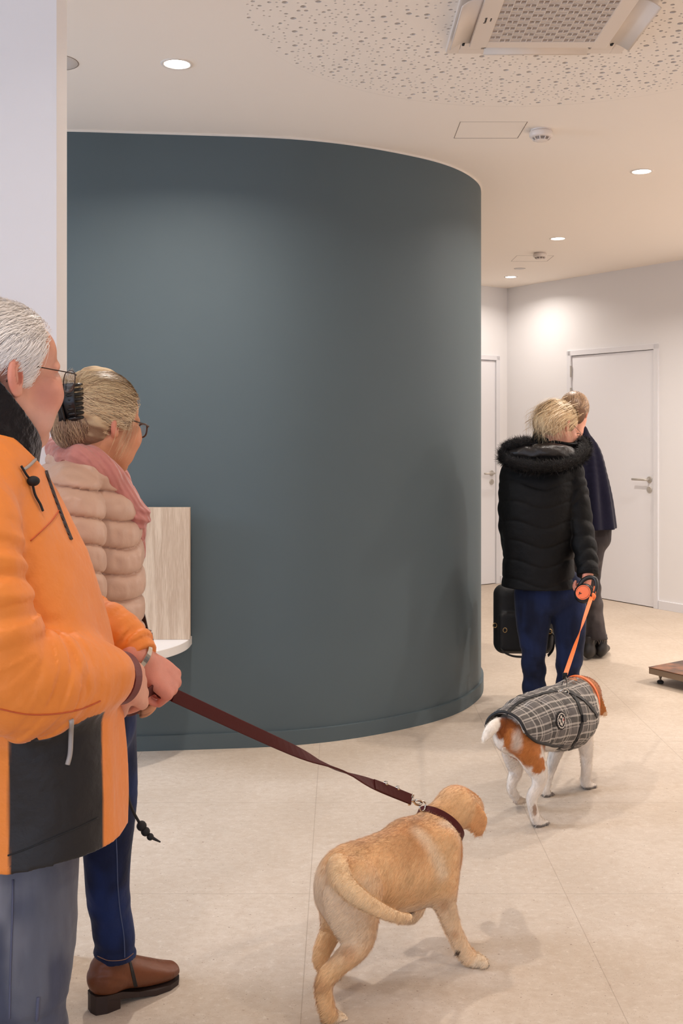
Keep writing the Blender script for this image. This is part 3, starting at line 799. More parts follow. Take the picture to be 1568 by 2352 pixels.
def fuzz(name, o, n, length, width, lean, m, parent, seed=1, mask=None, spread=0.35):
    """short hair coat: thin three-sided blades rooted on the surface of o, leaning along `lean`"""
    rs = np.random.RandomState(seed); me = o.data
    me.calc_loop_triangles(); nt = len(me.loop_triangles); tv = np.empty(nt * 3, np.int32); me.loop_triangles.foreach_get('vertices', tv); tv = tv.reshape(-1, 3)
    V = verts_np(o); a, b, c = V[tv[:, 0]], V[tv[:, 1]], V[tv[:, 2]]; nr = np.cross(b - a, c - a); ar = np.linalg.norm(nr, axis=1) + 1e-12; nr = nr / ar[:, None]
    col = np.empty(len(V) * 4, np.float32); me.attributes['Col'].data.foreach_get('color', col); col = col.reshape(-1, 4)[:, :3]
    if mask is not None: ar = ar * mask((a + b + c) / 3, nr)
    idx = rs.choice(nt, n, p=ar / ar.sum()); u = rs.rand(n); v = rs.rand(n); f = u + v > 1; u[f] = 1 - u[f]; v[f] = 1 - v[f]
    p = a[idx] + (b[idx] - a[idx]) * u[:, None] + (c[idx] - a[idx]) * v[:, None]; N_ = nr[idx]
    L_ = lean(p) if callable(lean) else np.tile(np.array(lean, np.float32), (n, 1))
    L_ = L_ - N_ * (L_ * N_).sum(1)[:, None]; L_ /= np.linalg.norm(L_, axis=1)[:, None] + 1e-6
    d = L_ + N_ * 0.35 + rs.randn(n, 3) * spread * 0.4; d /= np.linalg.norm(d, axis=1)[:, None]
    ln = length * (0.6 + 0.8 * rs.rand(n))[:, None]
    s = np.cross(d, N_); s /= np.linalg.norm(s, axis=1)[:, None] + 1e-6
    p0 = p - N_ * 0.0008; mid = p0 + d * ln * 0.55; tip = p0 + (d * 0.98 - N_ * 0.12) * ln
    w = width
    vv = np.stack([p0 - s * w, p0 + s * w, mid + s * w * .7, mid - s * w * .7, tip], 1).reshape(-1, 3)
    base = np.arange(n)[:, None] * 5
    q = base + np.array([[0, 1, 2, 3]]); t = base + np.array([[3, 2, 4]])
    m2 = bpy.data.meshes.new(name); m2.vertices.add(n * 5); m2.vertices.foreach_set('co', vv.astype(np.float32).ravel())
    li = np.concatenate([q, t], 1).ravel(); m2.loops.add(n * 7); m2.loops.foreach_set('vertex_index', li.astype(np.int32))
    ls = (np.arange(n)[:, None] * 7 + np.array([[0, 4]])).ravel(); m2.polygons.add(2 * n); m2.polygons.foreach_set('loop_start', ls.astype(np.int32)); m2.update(calc_edges=True)
    cc = col[tv[idx, 0]] * (0.82 + 0.36 * rs.rand(n))[:, None]
    at = m2.attributes.new('Col', 'FLOAT_COLOR', 'POINT'); at.data.foreach_set('color', np.concatenate([np.repeat(cc, 5, 0), np.ones((n * 5, 1))], 1).astype(np.float32).ravel())
    oo = link_mesh(name, m2, m, parent, smooth=True); oo['kind'] = 'stuff'
    return oo

M_fur = new_mat('short_fur', rough=0.75, spec=0.25, attr='Col', sheen=0.25, bumps=[('noise', 260, 0.5, 0.003), ('noise', 60, 0.25, 0.006)])
M_hairs = new_mat('fur_hairs', rough=0.7, spec=0.2, attr='Col', sheen=0.2)
M_burg = new_mat('burgundy_leather', srgb(72, 16, 13), 0.6, spec=0.2, bumps=[('noise', 300, 0.2, 0.001)])
M_chrome = new_mat('chrome', srgb(205, 200, 192), 0.18, metal=1.0)

# ------------------------------------------------------------------ labrador
TAN = srgb(236, 192, 140); CREAM = srgb(240, 216, 184); DTAN = srgb(212, 158, 104); PAD = srgb(52, 36, 32)
labr = empty('labrador', P(900, 2250, 2.7) * 1.0, 'young yellow labrador walking away with head low on a burgundy leash', 'dog')
labr.location.z = 0
S = SDF()
hd = Vector((0.77, 0.63, 0)).normalized(); rt = Vector((hd.y, -hd.x, 0))
A_ = tuple(rt)
# trunk, from rump to neck; radii = (sideways, up-down)
S.tube([(P(778, 2040, 2.665), (0.060, 0.062)), (P(800, 2020, 2.70), (0.080, 0.084)), (P(845, 2008, 2.755), (0.083, 0.090)), (P(895, 2000, 2.81), (0.090, 0.104)), (P(945, 1990, 2.86), (0.093, 0.114)), (P(980, 1975, 2.90), (0.080, 0.106)), (P(998, 1955, 2.93), (0.066, 0.086)), (P(1008, 1932, 2.96), (0.056, 0.066))], k=0.03, col=TAN, axis=A_)
# withers and shoulders
S.ell(P(935, 1935, 2.88), (0.055, 0.06, 0.055), k=0.05, col=TAN)
S.ell(P(1004, 1975, 2.87), (0.048, 0.042, 0.092), rot=Matrix.Rotation(0.5, 3, 'Y'), k=0.04, col=TAN)
S.ell(P(980, 1970, 3.0), (0.05, 0.045, 0.085), k=0.04, col=TAN)
# loose skin below the collar
S.ell(P(1020, 1922, 2.90), (0.040, 0.035, 0.026), rot=Matrix.Rotation(0.6, 3, 'Y'), k=0.015, col=TAN)
# neck and head
S.tube([(P(968, 1930, 2.93), 0.060), (P(995, 1898, 2.965), 0.053), (P(1020, 1876, 3.0), 0.050), (P(1045, 1860, 3.03), 0.050)], k=0.035, col=TAN)
S.ell(P(1048, 1850, 3.035), (0.054, 0.060, 0.052), k=0.03, col=TAN)
S.ell(P(1070, 1856, 3.075), (0.050, 0.055, 0.045), k=0.03, col=TAN)
S.tube([(P(1072, 1870, 3.09), 0.036), (P(1086, 1885, 3.15), 0.029), (P(1094, 1893, 3.19), 0.026)], k=0.02, col=CREAM)   # muzzle
S.ell(P(1097, 1890, 3.215), 0.013, k=0.008, col=PAD)
S.ell(P(1090, 1852, 3.095), (0.011, 0.011, 0.009), k=0.004, col=PAD)
# ears
S.tube([(P(1070, 1846, 3.03), (0.016, 0.010)), (P(1086, 1858, 3.01), (0.026, 0.007)), (P(1096, 1882, 3.0), (0.030, 0.0065)), (P(1100, 1904, 3.0), (0.021, 0.006)), (P(1101, 1916, 3.0), (0.010, 0.005))], k=0.010, col=srgb(226, 168, 112), axis=(1, 0.15, 0.2))
S.tube([(P(1035, 1840, 3.1), (0.008, 0.02)), (P(1028, 1862, 3.13), (0.006, 0.026)), (P(1034, 1885, 3.15), (0.005, 0.018))], k=0.010, col=TAN, axis=tuple(rt))
# far hind leg
LH = [(P(790, 2040, 2.76), (0.05, 0.062)), (P(775, 2085, 2.775), (0.036, 0.052)), (P(764, 2130, 2.79), (0.026, 0.036)), (P(742, 2180, 2.76), (0.0225, 0.026)), (P(738, 2205, 2.745), 0.0215), (P(752, 2228, 2.75), 0.019), (P(765, 2244, 2.765), 0.019)]
S.tube(LH, k=0.02, col=TAN, axis=A_)
S.tube([(P(764, 2246, 2.765), 0.019), (P(786, 2254, 2.80), 0.018)], k=0.012, col=CREAM)
# near hind leg
S.ell(P(806, 2066, 2.64), (0.075, 0.05, 0.085), rot=Matrix.Rotation(-0.25, 3, 'Y'), k=0.04, col=TAN)
S.tube([(P(800, 2050, 2.63), (0.048, 0.078)), (P(812, 2100, 2.625), (0.044, 0.066)), (P(824, 2145, 2.62), (0.036, 0.050)), (P(812, 2180, 2.60), (0.029, 0.037)), (P(778, 2215, 2.575), (0.0235, 0.027)), (P(752, 2242, 2.56), (0.0225, 0.026)), (P(743, 2268, 2.555), (0.020, 0.023)), (P(748, 2305, 2.555), (0.0195, 0.021)), (P(755, 2330, 2.56), 0.021)], k=0.022, col=TAN, axis=A_)
def paw(c, d, r, sc=1.0, col=CREAM, toes=4):
    """c: centre of the paw, d: heading, r: right"""
    d = Vector(d).normalized(); r = Vector(r).normalized()
    S.ell(c, (0.024 * sc, 0.024 * sc, 0.018 * sc), k=0.01 * sc, col=col)
    for i in range(4):
        o_ = (i - 1.5) * 0.0128 * sc; f = 0.024 * sc - abs(i - 1.5) * 0.004 * sc
        q = c + d * f + r * o_ + Vector((0, 0, -0.005 * sc))
        S.ell(q, (0.0125 * sc, 0.0125 * sc, 0.0125 * sc), k=0.004 * sc, col=col)
        S.ell(q + d * 0.0125 * sc + Vector((0, 0, -0.004 * sc)), 0.0034 * sc, k=0.002, col=PAD)
paw(P(765, 2340, 2.575), hd, rt, 1.05)
# near front leg
S.tube([(P(1002, 1985, 2.86), (0.042, 0.056)), (P(1016, 2030, 2.845), (0.036, 0.048)), (P(1022, 2075, 2.84), (0.026, 0.033)), (P(1034, 2115, 2.84), (0.0215, 0.026)), (P(1048, 2150, 2.84), (0.0195, 0.022)), (P(1062, 2180, 2.84), (0.0205, 0.022)), (P(1076, 2198, 2.835), 0.021)], k=0.025, col=TAN, axis=A_)
paw(P(1090, 2205, 2.835), Vector((0.97, 0.25, 0)), Vector((0.25, -0.97, 0)), 1.02)
S.ell(P(1052, 2186, 2.825), 0.008, k=0.003, col=PAD)
# far front leg, lifted and folded back
S.tube([(P(975, 2000, 2.99), (0.034, 0.048)), (P(968, 2040, 3.0), (0.026, 0.032)), (P(962, 2072, 2.99), 0.022), (P(958, 2088, 2.975), 0.0205), (P(945, 2102, 2.95), 0.019)], k=0.02, col=TAN, axis=A_)
S.tube([(P(954, 2094, 2.96), 0.018), (P(940, 2106, 2.94), 0.019), (P(922, 2110, 2.925), 0.015)], k=0.012, col=TAN)
S.ell(P(938, 2090, 2.93), (0.018, 0.014, 0.009), k=0.004, col=PAD)
# tail swinging down across the flank
S.tube([(P(776, 1985, 2.635), (0.026, 0.026)), (P(782, 2018, 2.585), (0.026, 0.024)), (P(812, 2052, 2.55), (0.023, 0.023)), (P(850, 2078, 2.55), (0.019, 0.020)), (P(888, 2097, 2.58), (0.0155, 0.016)), (P(918, 2107, 2.62), (0.0125, 0.013)), (P(940, 2106, 2.67), 0.008)], k=0.016, col=srgb(244, 210, 164))
S.post.append(lambda p, d: np.maximum(d, -(p[:, 2] - 0.001)))
hx = np.array(hd); rx = np.array(rt)
def lab_paint(p, C):
    s = p @ hx; l = p @ rx; n1 = fbm(p, 22, 3); n2 = fbm(p, 9, 5)
    rump = np.array(P(778, 2040, 2.665)); s0 = rump @ hx; l0 = np.array(P(895, 2000, 2.81)) @ rx
    isT = (C[:, 2] < 0.33) & (C[:, 0] > 0.4)
    z = p[:, 2]
    back = smooth01(z, 0.30, 0.385) * smooth01(s, s0 + 0.02, s0 + 0.09) * (1 - smooth01(s, s0 + 0.42, s0 + 0.5))
    C = mixc(C, isT * back * (0.55 + 0.35 * n2), DTAN)
    sh = np.array(P(940, 1925, 2.8)); dd = np.linalg.norm((p - sh) * np.array([1, 0.7, 1]), axis=1)
    C = mixc(C, isT * (1 - smooth01(dd, 0.03, 0.10)) * (0.6 + 0.4 * n1), srgb(200, 144, 92))
    rp = np.array(P(782, 1972, 2.6)); dd = np.linalg.norm(p - rp, axis=1)
    C = mixc(C, isT * (1 - smooth01(dd, 0.02, 0.06)), srgb(200, 144, 92))
    C = mixc(C, (1 - smooth01(s + 0.02 * n1, s0 - 0.04, s0 + 0.10)) * smooth01(z, 0.12, 0.2) * (1 - smooth01(z, 0.31, 0.36)) * isT * 0.6, srgb(248, 230, 204))   # pale seat of the thighs
    C = mixc(C, (1 - smooth01(z, 0.165, 0.215)) * smooth01(s, s0 + 0.1, s0 + 0.2) * isT * 0.55, CREAM)     # underside, forelegs
    a = np.array(P(962, 1905, 2.82)); b = np.array(P(1018, 2005, 2.80)); ba = b - a; h = np.clip(((p - a) @ ba) / (ba @ ba), 0, 1); dd = np.linalg.norm(p - a - h[:, None] * ba, axis=1)
    C = mixc(C, (1 - smooth01(dd, 0.0, 0.036)) * isT * 0.65 * (l > l0), srgb(244, 222, 190))
    nk = np.array(P(1032, 1915, 2.90)); dd = np.linalg.norm((p - nk) * np.array([.8, 1, 1.1]), axis=1)
    C = mixc(C, (1 - smooth01(dd, 0.02, 0.055)) * isT * 0.95, srgb(246, 226, 200))
    for (x, y, D, r) in ((1022, 2085, 2.80, .03), (1048, 2150, 2.81, .022), (800, 2190, 2.57, .03), (735, 2265, 2.54, .03)):
        dd = np.linalg.norm(p - np.array(P(x, y, D)), axis=1); C = mixc(C, (1 - smooth01(dd, r * .3, r)) * 0.55, srgb(196, 140, 92))
    return C * (1 + 0.10 * n1[:, None])
lab_body = S.mesh('dog_body', 0.0036, M_fur, labr, paint=lab_paint)
bl = bvh_of(lab_body)
fuzz('fur', lab_body, 90000, 0.013, 0.00045, lambda p: np.tile(-hx + np.array([0, 0, -0.6]), (len(p), 1)), M_hairs, labr, 3)
# collar
cN = Vector((0.42, 0.62, 0.60)).normalized()
cc0 = P(1005, 1893, 2.98); xs = cN.cross(Vector((0, 0, 1))).normalized(); ys = xs.cross(cN).normalized()
def ring_fit(b, c, xs, ys, off, n=48, far=0.3):
    out = []; nn = []
    for i in range(n):
        a = 2 * math.pi * i / n; d = xs * math.cos(a) + ys * math.sin(a)
        h = b.ray_cast(c + d * far, -d)
        q = h[0] if h[0] is not None else c + d * 0.06
        out.append(q + d * off); nn.append(d)
    # smooth the ring
    rr = [(p - c).dot(d) for p, d in zip(out, nn)]
    for _ in range(4): rr = [max(rr[i], (rr[i - 1] + rr[i] + rr[(i + 1) % n]) / 3) if False else (rr[i - 1] + 2 * rr[i] + rr[(i + 1) % n]) / 4 for i in range(n)]
    return [c + d * r for d, r in zip(nn, rr)], nn
def ring_strap(bm, pts, nn, axis, w, th):
    n = len(pts); R_ = []
    for p, d in zip(pts, nn):
        R_.append([bm.verts.new(p + axis * a * w / 2 + d * b) for a, b in ((-1, 0), (-1, th), (1, th), (1, 0))])
    for i in range(n):
        a = R_[i]; b = R_[(i + 1) % n]
        for k in range(4): bm.faces.new((a[k], a[(k + 1) % 4], b[(k + 1) % 4], b[k]))
rp_, rn_ = ring_fit(bl, cc0, xs, ys, 0.0025)
bm = bmesh.new(); ring_strap(bm, rp_, rn_, cN, 0.022, 0.0035)
collar = from_bm('dog_collar', bm, M_burg, labr, False); collar['label'] = 'burgundy leather collar'
# D ring near the top of the neck
top_i = max(range(len(rp_)), key=lambda i: rp_[i].z - 0.35 * (rp_[i].x)); cp_ = rp_[top_i] + rn_[top_i] * 0.006
bm = bmesh.new(); pr = [cp_ + cN * 0.014 * math.cos(a) + rn_[top_i] * (0.010 + 0.012 * math.sin(a)) for a in [2 * math.pi * i / 20 for i in range(20)]]
add_tube(bm, pr, 0.0022, 8, closed=True); from_bm('collar_ring', bm, M_chrome, None, True).parent = collar

# leash from the man's fist to the collar
LH0 = P(398, 1596, 2.10); LH1 = cp_ + rn_[top_i] * 0.02
leash = empty('dog_leash', LH0, 'long burgundy leather leash stretched from the old man in orange to the labrador', 'leash')
clipdir = (LH0 - LH1).normalized()
end = LH1 + clipdir * 0.062
vdir = (LH0 - CAM).normalized(); n = 40; pts = []; sd = []
perp = (end - LH0).normalized().cross(vdir).normalized()
for i in range(n + 1):
    t = i / n; p = LH0.lerp(end, t) + Vector((0, 0, -0.006 * math.sin(math.pi * t))); pts.append(p)
    # one slow twist: broad near both ends, edge-on around the middle
    tw = math.radians(78) * math.exp(-((t - 0.62) / 0.17) ** 2) + math.radians(18)
    sd.append(perp * math.cos(tw) + vdir * math.sin(tw))
bm = bmesh.new(); add_ribbon(bm, pts, sd, [0.027] * (n + 1), 0.0042); from_bm('leash_strap', bm, M_burg, leash)
bm = bmesh.new()
k0 = 32; add_ribbon(bm, [p + Vector((0, -0.003, 0.003)) for p in pts[k0:]], sd[k0:], 0.026, 0.004); from_bm('doubled_end', bm, M_burg, leash)
for t in (0.86, 0.925):
    q = LH0.lerp(end, t) + Vector((0, 0, -0.006 * math.sin(math.pi * t) + 0.017))
    bm = bmesh.new(); add_lathe(bm, [(0, -0.004), (0.006, -0.004), (0.006, 0.004), (0, 0.005)], Matrix.Translation(q), 12)
    from_bm('rivet', bm, M_chrome, leash, True)
bm = bmesh.new()
u_ = clipdir.cross(vdir).normalized()
add_tube(bm, [end + u_ * 0.015 * math.cos(a) + clipdir * (0.007 * math.sin(a)) for a in [2 * math.pi * i / 18 for i in range(18)]], 0.0028, 8, closed=True)
add_tube(bm, [end, end - clipdir * 0.016], [0.006, 0.005], 10)
add_tube(bm, catmull([end - clipdir * 0.014, end - clipdir * 0.034 + u_ * 0.006, end - clipdir * 0.058 + u_ * 0.003, end - clipdir * 0.064 - u_ * 0.004, end - clipdir * 0.05 - u_ * 0.007, end - clipdir * 0.03 - u_ * 0.004], 5), 0.0034, 8)
from_bm('snap_hook', bm, M_chrome, leash, True)

# ------------------------------------------------------------------ beagle
WHT = srgb(236, 224, 210); BRN = srgb(190, 118, 60); DBR = srgb(150, 84, 38)
beag = empty('beagle', Vector((0.85, 4.02, 0)), 'brown and white beagle in a grey plaid coat walking away', 'dog')
hb = Vector((0.54, 0.84, 0)).normalized(); rb = Vector((hb.y, -hb.x, 0)); B_ = tuple(rb)
S = SDF()
S.tube([(P(1168, 1690, 3.86), (0.058, 0.062)), (P(1185, 1682, 3.90), (0.078, 0.082)), (P(1215, 1672, 3.96), (0.085, 0.088)), (P(1250, 1663, 4.04), (0.095, 0.100)), (P(1285, 1657, 4.12), (0.098, 0.112)), (P(1312, 1648, 4.19), (0.090, 0.112)), (P(1332, 1632, 4.24), (0.075, 0.088))], k=0.03, col=WHT, axis=B_)
S.tube([(P(1304, 1610, 4.16), 0.068), (P(1318, 1594, 4.23), 0.066), (P(1336, 1590, 4.30), 0.062)], k=0.03, col=BRN)
S.ell(P(1342, 1590, 4.34), (0.066, 0.066, 0.058), k=0.03, col=BRN)
S.tube([(P(1356, 1612, 4.38), 0.042), (P(1364, 1626, 4.44), 0.030), (P(1368, 1632, 4.49), 0.026)], k=0.02, col=WHT)
S.ell(P(1370, 1630, 4.515), 0.013, k=0.006, col=PAD)
S.tube([(P(1350, 1580, 4.33), (0.022, 0.012)), (P(1363, 1597, 4.32), (0.030, 0.008)), (P(1372, 1622, 4.32), (0.034, 0.0065)), (P(1381, 1636, 4.325), (0.024, 0.006)), (P(1391, 1642, 4.33), (0.008, 0.005))], k=0.010, col=BRN, axis=(1, 0.1, 0.2))
S.tube([(P(1330, 1590, 4.40), (0.008, 0.02)), (P(1326, 1612, 4.42), (0.006, 0.028)), (P(1332, 1632, 4.44), (0.005, 0.016))], k=0.010, col=BRN, axis=B_)
# near hind leg
S.ell(P(1205, 1700, 3.90), (0.07, 0.045, 0.075), k=0.03, col=BRN)
S.tube([(P(1205, 1700, 3.875), (0.045, 0.068)), (P(1222, 1740, 3.87), (0.040, 0.056)), (P(1238, 1778, 3.86), (0.029, 0.038)), (P(1234, 1808, 3.845), (0.022, 0.026)), (P(1222, 1830, 3.83), (0.0205, 0.024)), (P(1222, 1852, 3.82), (0.0175, 0.0195)), (P(1228, 1875, 3.82), 0.0185), (P(1233, 1886, 3.825), 0.020)], k=0.02, col=WHT, axis=B_)
paw(P(1239, 1889, 3.835), hb, rb, 0.92, WHT)
# far hind leg, stepping
S.tube([(P(1172, 1695, 3.97), (0.042, 0.060)), (P(1178, 1735, 3.99), (0.036, 0.046)), (P(1184, 1768, 4.0), (0.026, 0.032)), (P(1176, 1795, 3.975), (0.019, 0.023)), (P(1174, 1812, 3.965), 0.017), (P(1183, 1830, 3.975), 0.016)], k=0.02, col=WHT, axis=B_)
paw(P(1190, 1838, 4.0), hb, rb, 0.85, srgb(214, 196, 176))
# near front leg
S.tube([(P(1335, 1668, 4.18), (0.036, 0.05)), (P(1343, 1700, 4.19), (0.030, 0.036)), (P(1346, 1735, 4.20), (0.024, 0.027)), (P(1346, 1768, 4.21), (0.0195, 0.021)), (P(1344, 1793, 4.22), 0.0195), (P(1346, 1800, 4.225), 0.021)], k=0.02, col=WHT, axis=B_)
paw(P(1350, 1803, 4.235), hb, rb, 0.95, WHT)
# far front leg
S.tube([(P(1290, 1690, 4.22), (0.034, 0.044)), (P(1272, 1740, 4.20), (0.024, 0.028)), (P(1258, 1785, 4.16), 0.019), (P(1252, 1812, 4.14), 0.018), (P(1253, 1822, 4.14), 0.018)], k=0.02, col=WHT, axis=B_)
paw(P(1256, 1825, 4.15), hb, rb, 0.85, srgb(214, 196, 180))
# tail
S.tube([(P(1160, 1662, 3.86), 0.022), (P(1144, 1662, 3.83), 0.021), (P(1130, 1672, 3.80), 0.021), (P(1119, 1686, 3.78), 0.017), (P(1112, 1698, 3.77), 0.010)], k=0.012, col=srgb(246, 236, 222))
S.post.append(lambda p, d: np.maximum(d, -(p[:, 2] - 0.001)))
hbx = np.array(hb); rbx = np.array(rb)
def bea_paint(p, C):
    def blot(C, x, y, D, r, col, sh=(1, 1, 1), soft=0.8):
        dd = np.linalg.norm((p - np.array(P(x, y, D))) * np.array(sh), axis=1) + 0.006 * fbm(p, 60, 2)
        return mixc(C, 1 - smooth01(dd, r * soft, r), col)
    C = blot(C, 1215, 1715, 3.80, 0.085, BRN, (1, 1, 0.9)); C = blot(C, 1235, 1755, 3.84, 0.035, BRN)
    C = blot(C, 1162, 1672, 3.83, 0.05, DBR); C = blot(C, 1175, 1700, 3.8, 0.045, BRN, (1.4, 1, 1))
    C = blot(C, 1188, 1705, 3.80, 0.048, srgb(222, 200, 182), (1.6, 1, .7), 0.3)
    C = blot(C, 1229, 1862, 3.8, 0.012, srgb(180, 150, 128), (1.5, 1, .5)); 
    C = mixc(C, (p[:, 2] < 0.012) * 0.7, PAD)
    C = blot(C, 1392, 1643, 4.33, 0.018, srgb(232, 196, 160))
    n = fbm(p, 30, 9)
    return C * (1 + 0.08 * n[:, None])
bea_body = S.mesh('dog_body', 0.0042, M_fur, beag, paint=bea_paint)
fuzz('fur', bea_body, 45000, 0.014, 0.0005, lambda p: np.tile(-hbx + np.array([0, 0, -0.6]), (len(p), 1)), M_hairs, beag, 5)
# plaid coat: a quilted shell over the trunk, open at the belly and the rump
VC = [(P(1152, 1684, 3.83), (0.072, 0.070)), (P(1185, 1674, 3.90), (0.093, 0.092)), (P(1215, 1662, 3.96), (0.106, 0.104)), (P(1250, 1653, 4.04), (0.113, 0.114)), (P(1285, 1648, 4.12), (0.115, 0.126)), (P(1308, 1647, 4.19), (0.106, 0.118)), (P(1324, 1640, 4.23), (0.092, 0.096)), (P(1332, 1636, 4.25), (0.084, 0.082))]
S = SDF()
def quilt(p, t): return 0.0035 * fbm(p, 28, 8) + 0.002 * np.abs(np.sin(t * 3.1))
S.tube(VC, k=0.02, col=(0.5, 0.5, 0.5), axis=B_, disp=quilt, flat0=True, flat1=True)
axc = [np.array(c) for c, r in VC]
s_lo = float(axc[0] @ hbx); s_hi = float(axc[-1] @ hbx)
def frame_b(p):
    s = p @ hbx; ss = [float(c @ hbx) for c in axc]
    zc = np.interp(s, ss, [float(c[2]) for c in axc]); lc = np.interp(s, ss, [float(c @ rbx) for c in axc])
    return s, p @ rbx - lc, p[:, 2] - zc
def cutter(p, d):
    s, l, z = frame_b(p)
    u = (s - s_lo) / (s_hi - s_lo)
    hem = np.interp(u, [0, 0.12, 0.35, 0.50, 0.58, 0.9, 1.0], [0.02, -0.03, -0.078, -0.09, -0.2, -0.2, -0.2])     # lower edge of the coat
    inner = 0
    d = np.maximum(d, -(z - hem) * 0.8)
    d = np.maximum(d, (s_lo + 0.012 + 0.10 * np.abs(l) * 0 - s) * 0.9 - 0.0)
    return d
S.tube([(P(1304, 1616, 4.17), .084), (P(1322, 1601, 4.245), .081)], k=0.02, col=(0.5, 0.5, 0.5), disp=quilt, flat1=True)
S.post.append(cutter)
inn = SDF(); inn.tube([(c, (r[0] - 0.006, r[1] - 0.006)) for c, r in VC], k=0.02, axis=B_)
inn.tube([(P(1300, 1620, 4.15), .073), (P(1330, 1594, 4.28), .073)], k=0.02); fi = lambda p: np.minimum(inn.pr[0][0](p), inn.pr[1][0](p))
S.post.append(lambda p, d: np.maximum(d, -(fi(p))) )
vest = S.mesh('plaid_coat', 0.0030, None, beag, pad=0.02)
Vv = verts_np(vest); s_, l_, z_ = frame_b(Vv)
ang = np.arctan2(l_, z_) * 0.115
vec_attr(vest, 'Crd', np.stack([s_ - s_lo, ang, z_], 1))
def plaid_mat():
    m = new_mat('plaid_cloth', srgb(104, 98, 94), 0.7, bumps=[('noise', 220, 0.25, 0.002)]); nt = m.node_tree; N = nt.nodes; L = nt.links
    at = N.new('ShaderNodeAttribute'); at.attribute_name = 'Crd'; sp = N.new('ShaderNodeSeparateXYZ'); L.new(at.outputs['Vector'], sp.inputs[0])
    def math_(op, a, b=None):
        x = N.new('ShaderNodeMath'); x.operation = op
        for i, v in enumerate((a, b)):
            if v is None: continue
            if isinstance(v, (int, float)): x.inputs[i].default_value = v
            else: L.new(v, x.inputs[i])
        return x.outputs[0]
    def band(v, per, cen, hw):
        w = math_('FLOORED_MODULO', math_('ADD', v, per / 2 - cen), per); return math_('LESS_THAN', math_('ABSOLUTE', math_('SUBTRACT', w, per / 2)), hw)
    def mix(f, a, b_):
        x = N.new('ShaderNodeMix'); x.data_type = 'RGBA'; 
        if isinstance(f, float): x.inputs[0].default_value = f
        else: L.new(f, x.inputs[0])
        for s, v in ((6, a), (7, b_)):
            if isinstance(v, tuple): x.inputs[s].default_value = (*v, 1)
            else: L.new(v, x.inputs[s])
        return x.outputs[2]
    base = srgb(98, 92, 88); c = None
    X = sp.outputs[0]; Y = sp.outputs[1]; PX = 0.082; PY = 0.072
    c = mix(math_('MULTIPLY', band(X, PX, 0.0, 0.0105), 0.55), base, srgb(70, 66, 60)); c = mix(math_('MULTIPLY', band(Y, PY, 0.02, 0.0125), 0.55), c, srgb(70, 66, 60))
    for cen, hw in ((-0.012, 0.0026), (0.012, 0.0026), (0.024, 0.0013)): c = mix(math_('MULTIPLY', band(X, PX, cen, hw), 0.5), c, srgb(206, 196, 184))
    for cen, hw in ((0.006, 0.0036), (0.034, 0.0036), (0.046, 0.0015)): c = mix(math_('MULTIPLY', band(Y, PY, cen, hw), 0.5), c, srgb(206, 196, 184))
    L.new(c, N['Principled BSDF'].inputs['Base Color']); return m
vest.data.materials.append(plaid_mat())
bv = bvh_of(vest)
M_blk = new_mat('black_webbing', srgb(24, 22, 22), 0.6, bumps=[('noise', 400, 0.2, 0.001)])
M_blackp = new_mat('black_plastic', srgb(22, 22, 24), 0.4)
HEM = ([0, 0.12, 0.35, 0.50, 0.58, 0.9, 1.0], [0.02, -0.03, -0.078, -0.09, -0.2, -0.2, -0.2]); ssc = [float(c @ hbx) for c in axc]
def ax_at(s): return Vector((float(np.interp(s, ssc, [float(c[0]) for c in axc])), float(np.interp(s, ssc, [float(c[1]) for c in axc])), float(np.interp(s, ssc, [float(c[2]) for c in axc]))))
def hem_side(sg):
    out = []
    for i in range(26):
        u = 0.53 * i / 25 + 0.012; s = s_lo + (s_hi - s_lo) * u; a = ax_at(s) + Vector((0, 0, float(np.interp(u, *HEM)) + .003)); h = bv.ray_cast(a + rb * 0.3 * sg, -rb * sg)
        if h[0] is not None: out.append(h[0])
    return out
near_h = hem_side(1); far_h = hem_side(-1); a0 = ax_at(s_lo + .016); arc = []
for i in range(1, 16):
    t = math.pi * i / 16; dd_ = (rb * math.cos(t) + Vector((0, 0, 1)) * math.sin(t)); h = bv.ray_cast(a0 + dd_ * .3 + Vector((0, 0, .01)), -dd_)
    if h[0] is not None and h[0].z > a0.z + .015: arc.append(h[0])
bm = bmesh.new(); ed = list(reversed(near_h)) + arc + far_h
add_tube(bm, [(ed[max(i - 1, 0)] + ed[i] + ed[min(i + 1, len(ed) - 1)]) / 3 for i in range(len(ed))], 0.0062, 8)
from_bm('coat_binding', bm, M_blk, beag, True)
bm = bmesh.new(); strap_on(bm, bv, [(1156, 1652), (1168, 1634), (1190, 1615), (1218, 1602), (1250, 1593), (1278, 1587)], 0.013, 0.005, 0.001); from_bm('back_piping', bm, M_blk, beag)
bm = bmesh.new()
strap_on(bm, bv, [(1312, 1594), (1322, 1606), (1330, 1625), (1336, 1650), (1333, 1672), (1322, 1700), (1306, 1725)], 0.016, 0.004, 0.0015)
from_bm('belly_strap', bm, M_blk, beag)
bm = bmesh.new()
strap_on(bm, bv, [(1296, 1586), (1312, 1592), (1335, 1605), (1350, 1618), (1362, 1632), (1370, 1645)], 0.020, 0.005, 0.002)
from_bm('chest_strap', bm, M_blk, beag)
l0, n0 = ray(bv, 1338, 1650)
if l0 is not None:
    bm = bmesh.new(); x_ = Vector((0.2, 0, 1)); x_ = (x_ - n0 * x_.dot(n0)).normalized(); y_ = n0.cross(x_)
    add_box(bm, (-0.014, -0.012, 0.002), (0.014, 0.012, 0.010), 0.003, M=basis(l0, x_, y_, n0)); from_bm('strap_buckle', bm, M_blackp, beag)
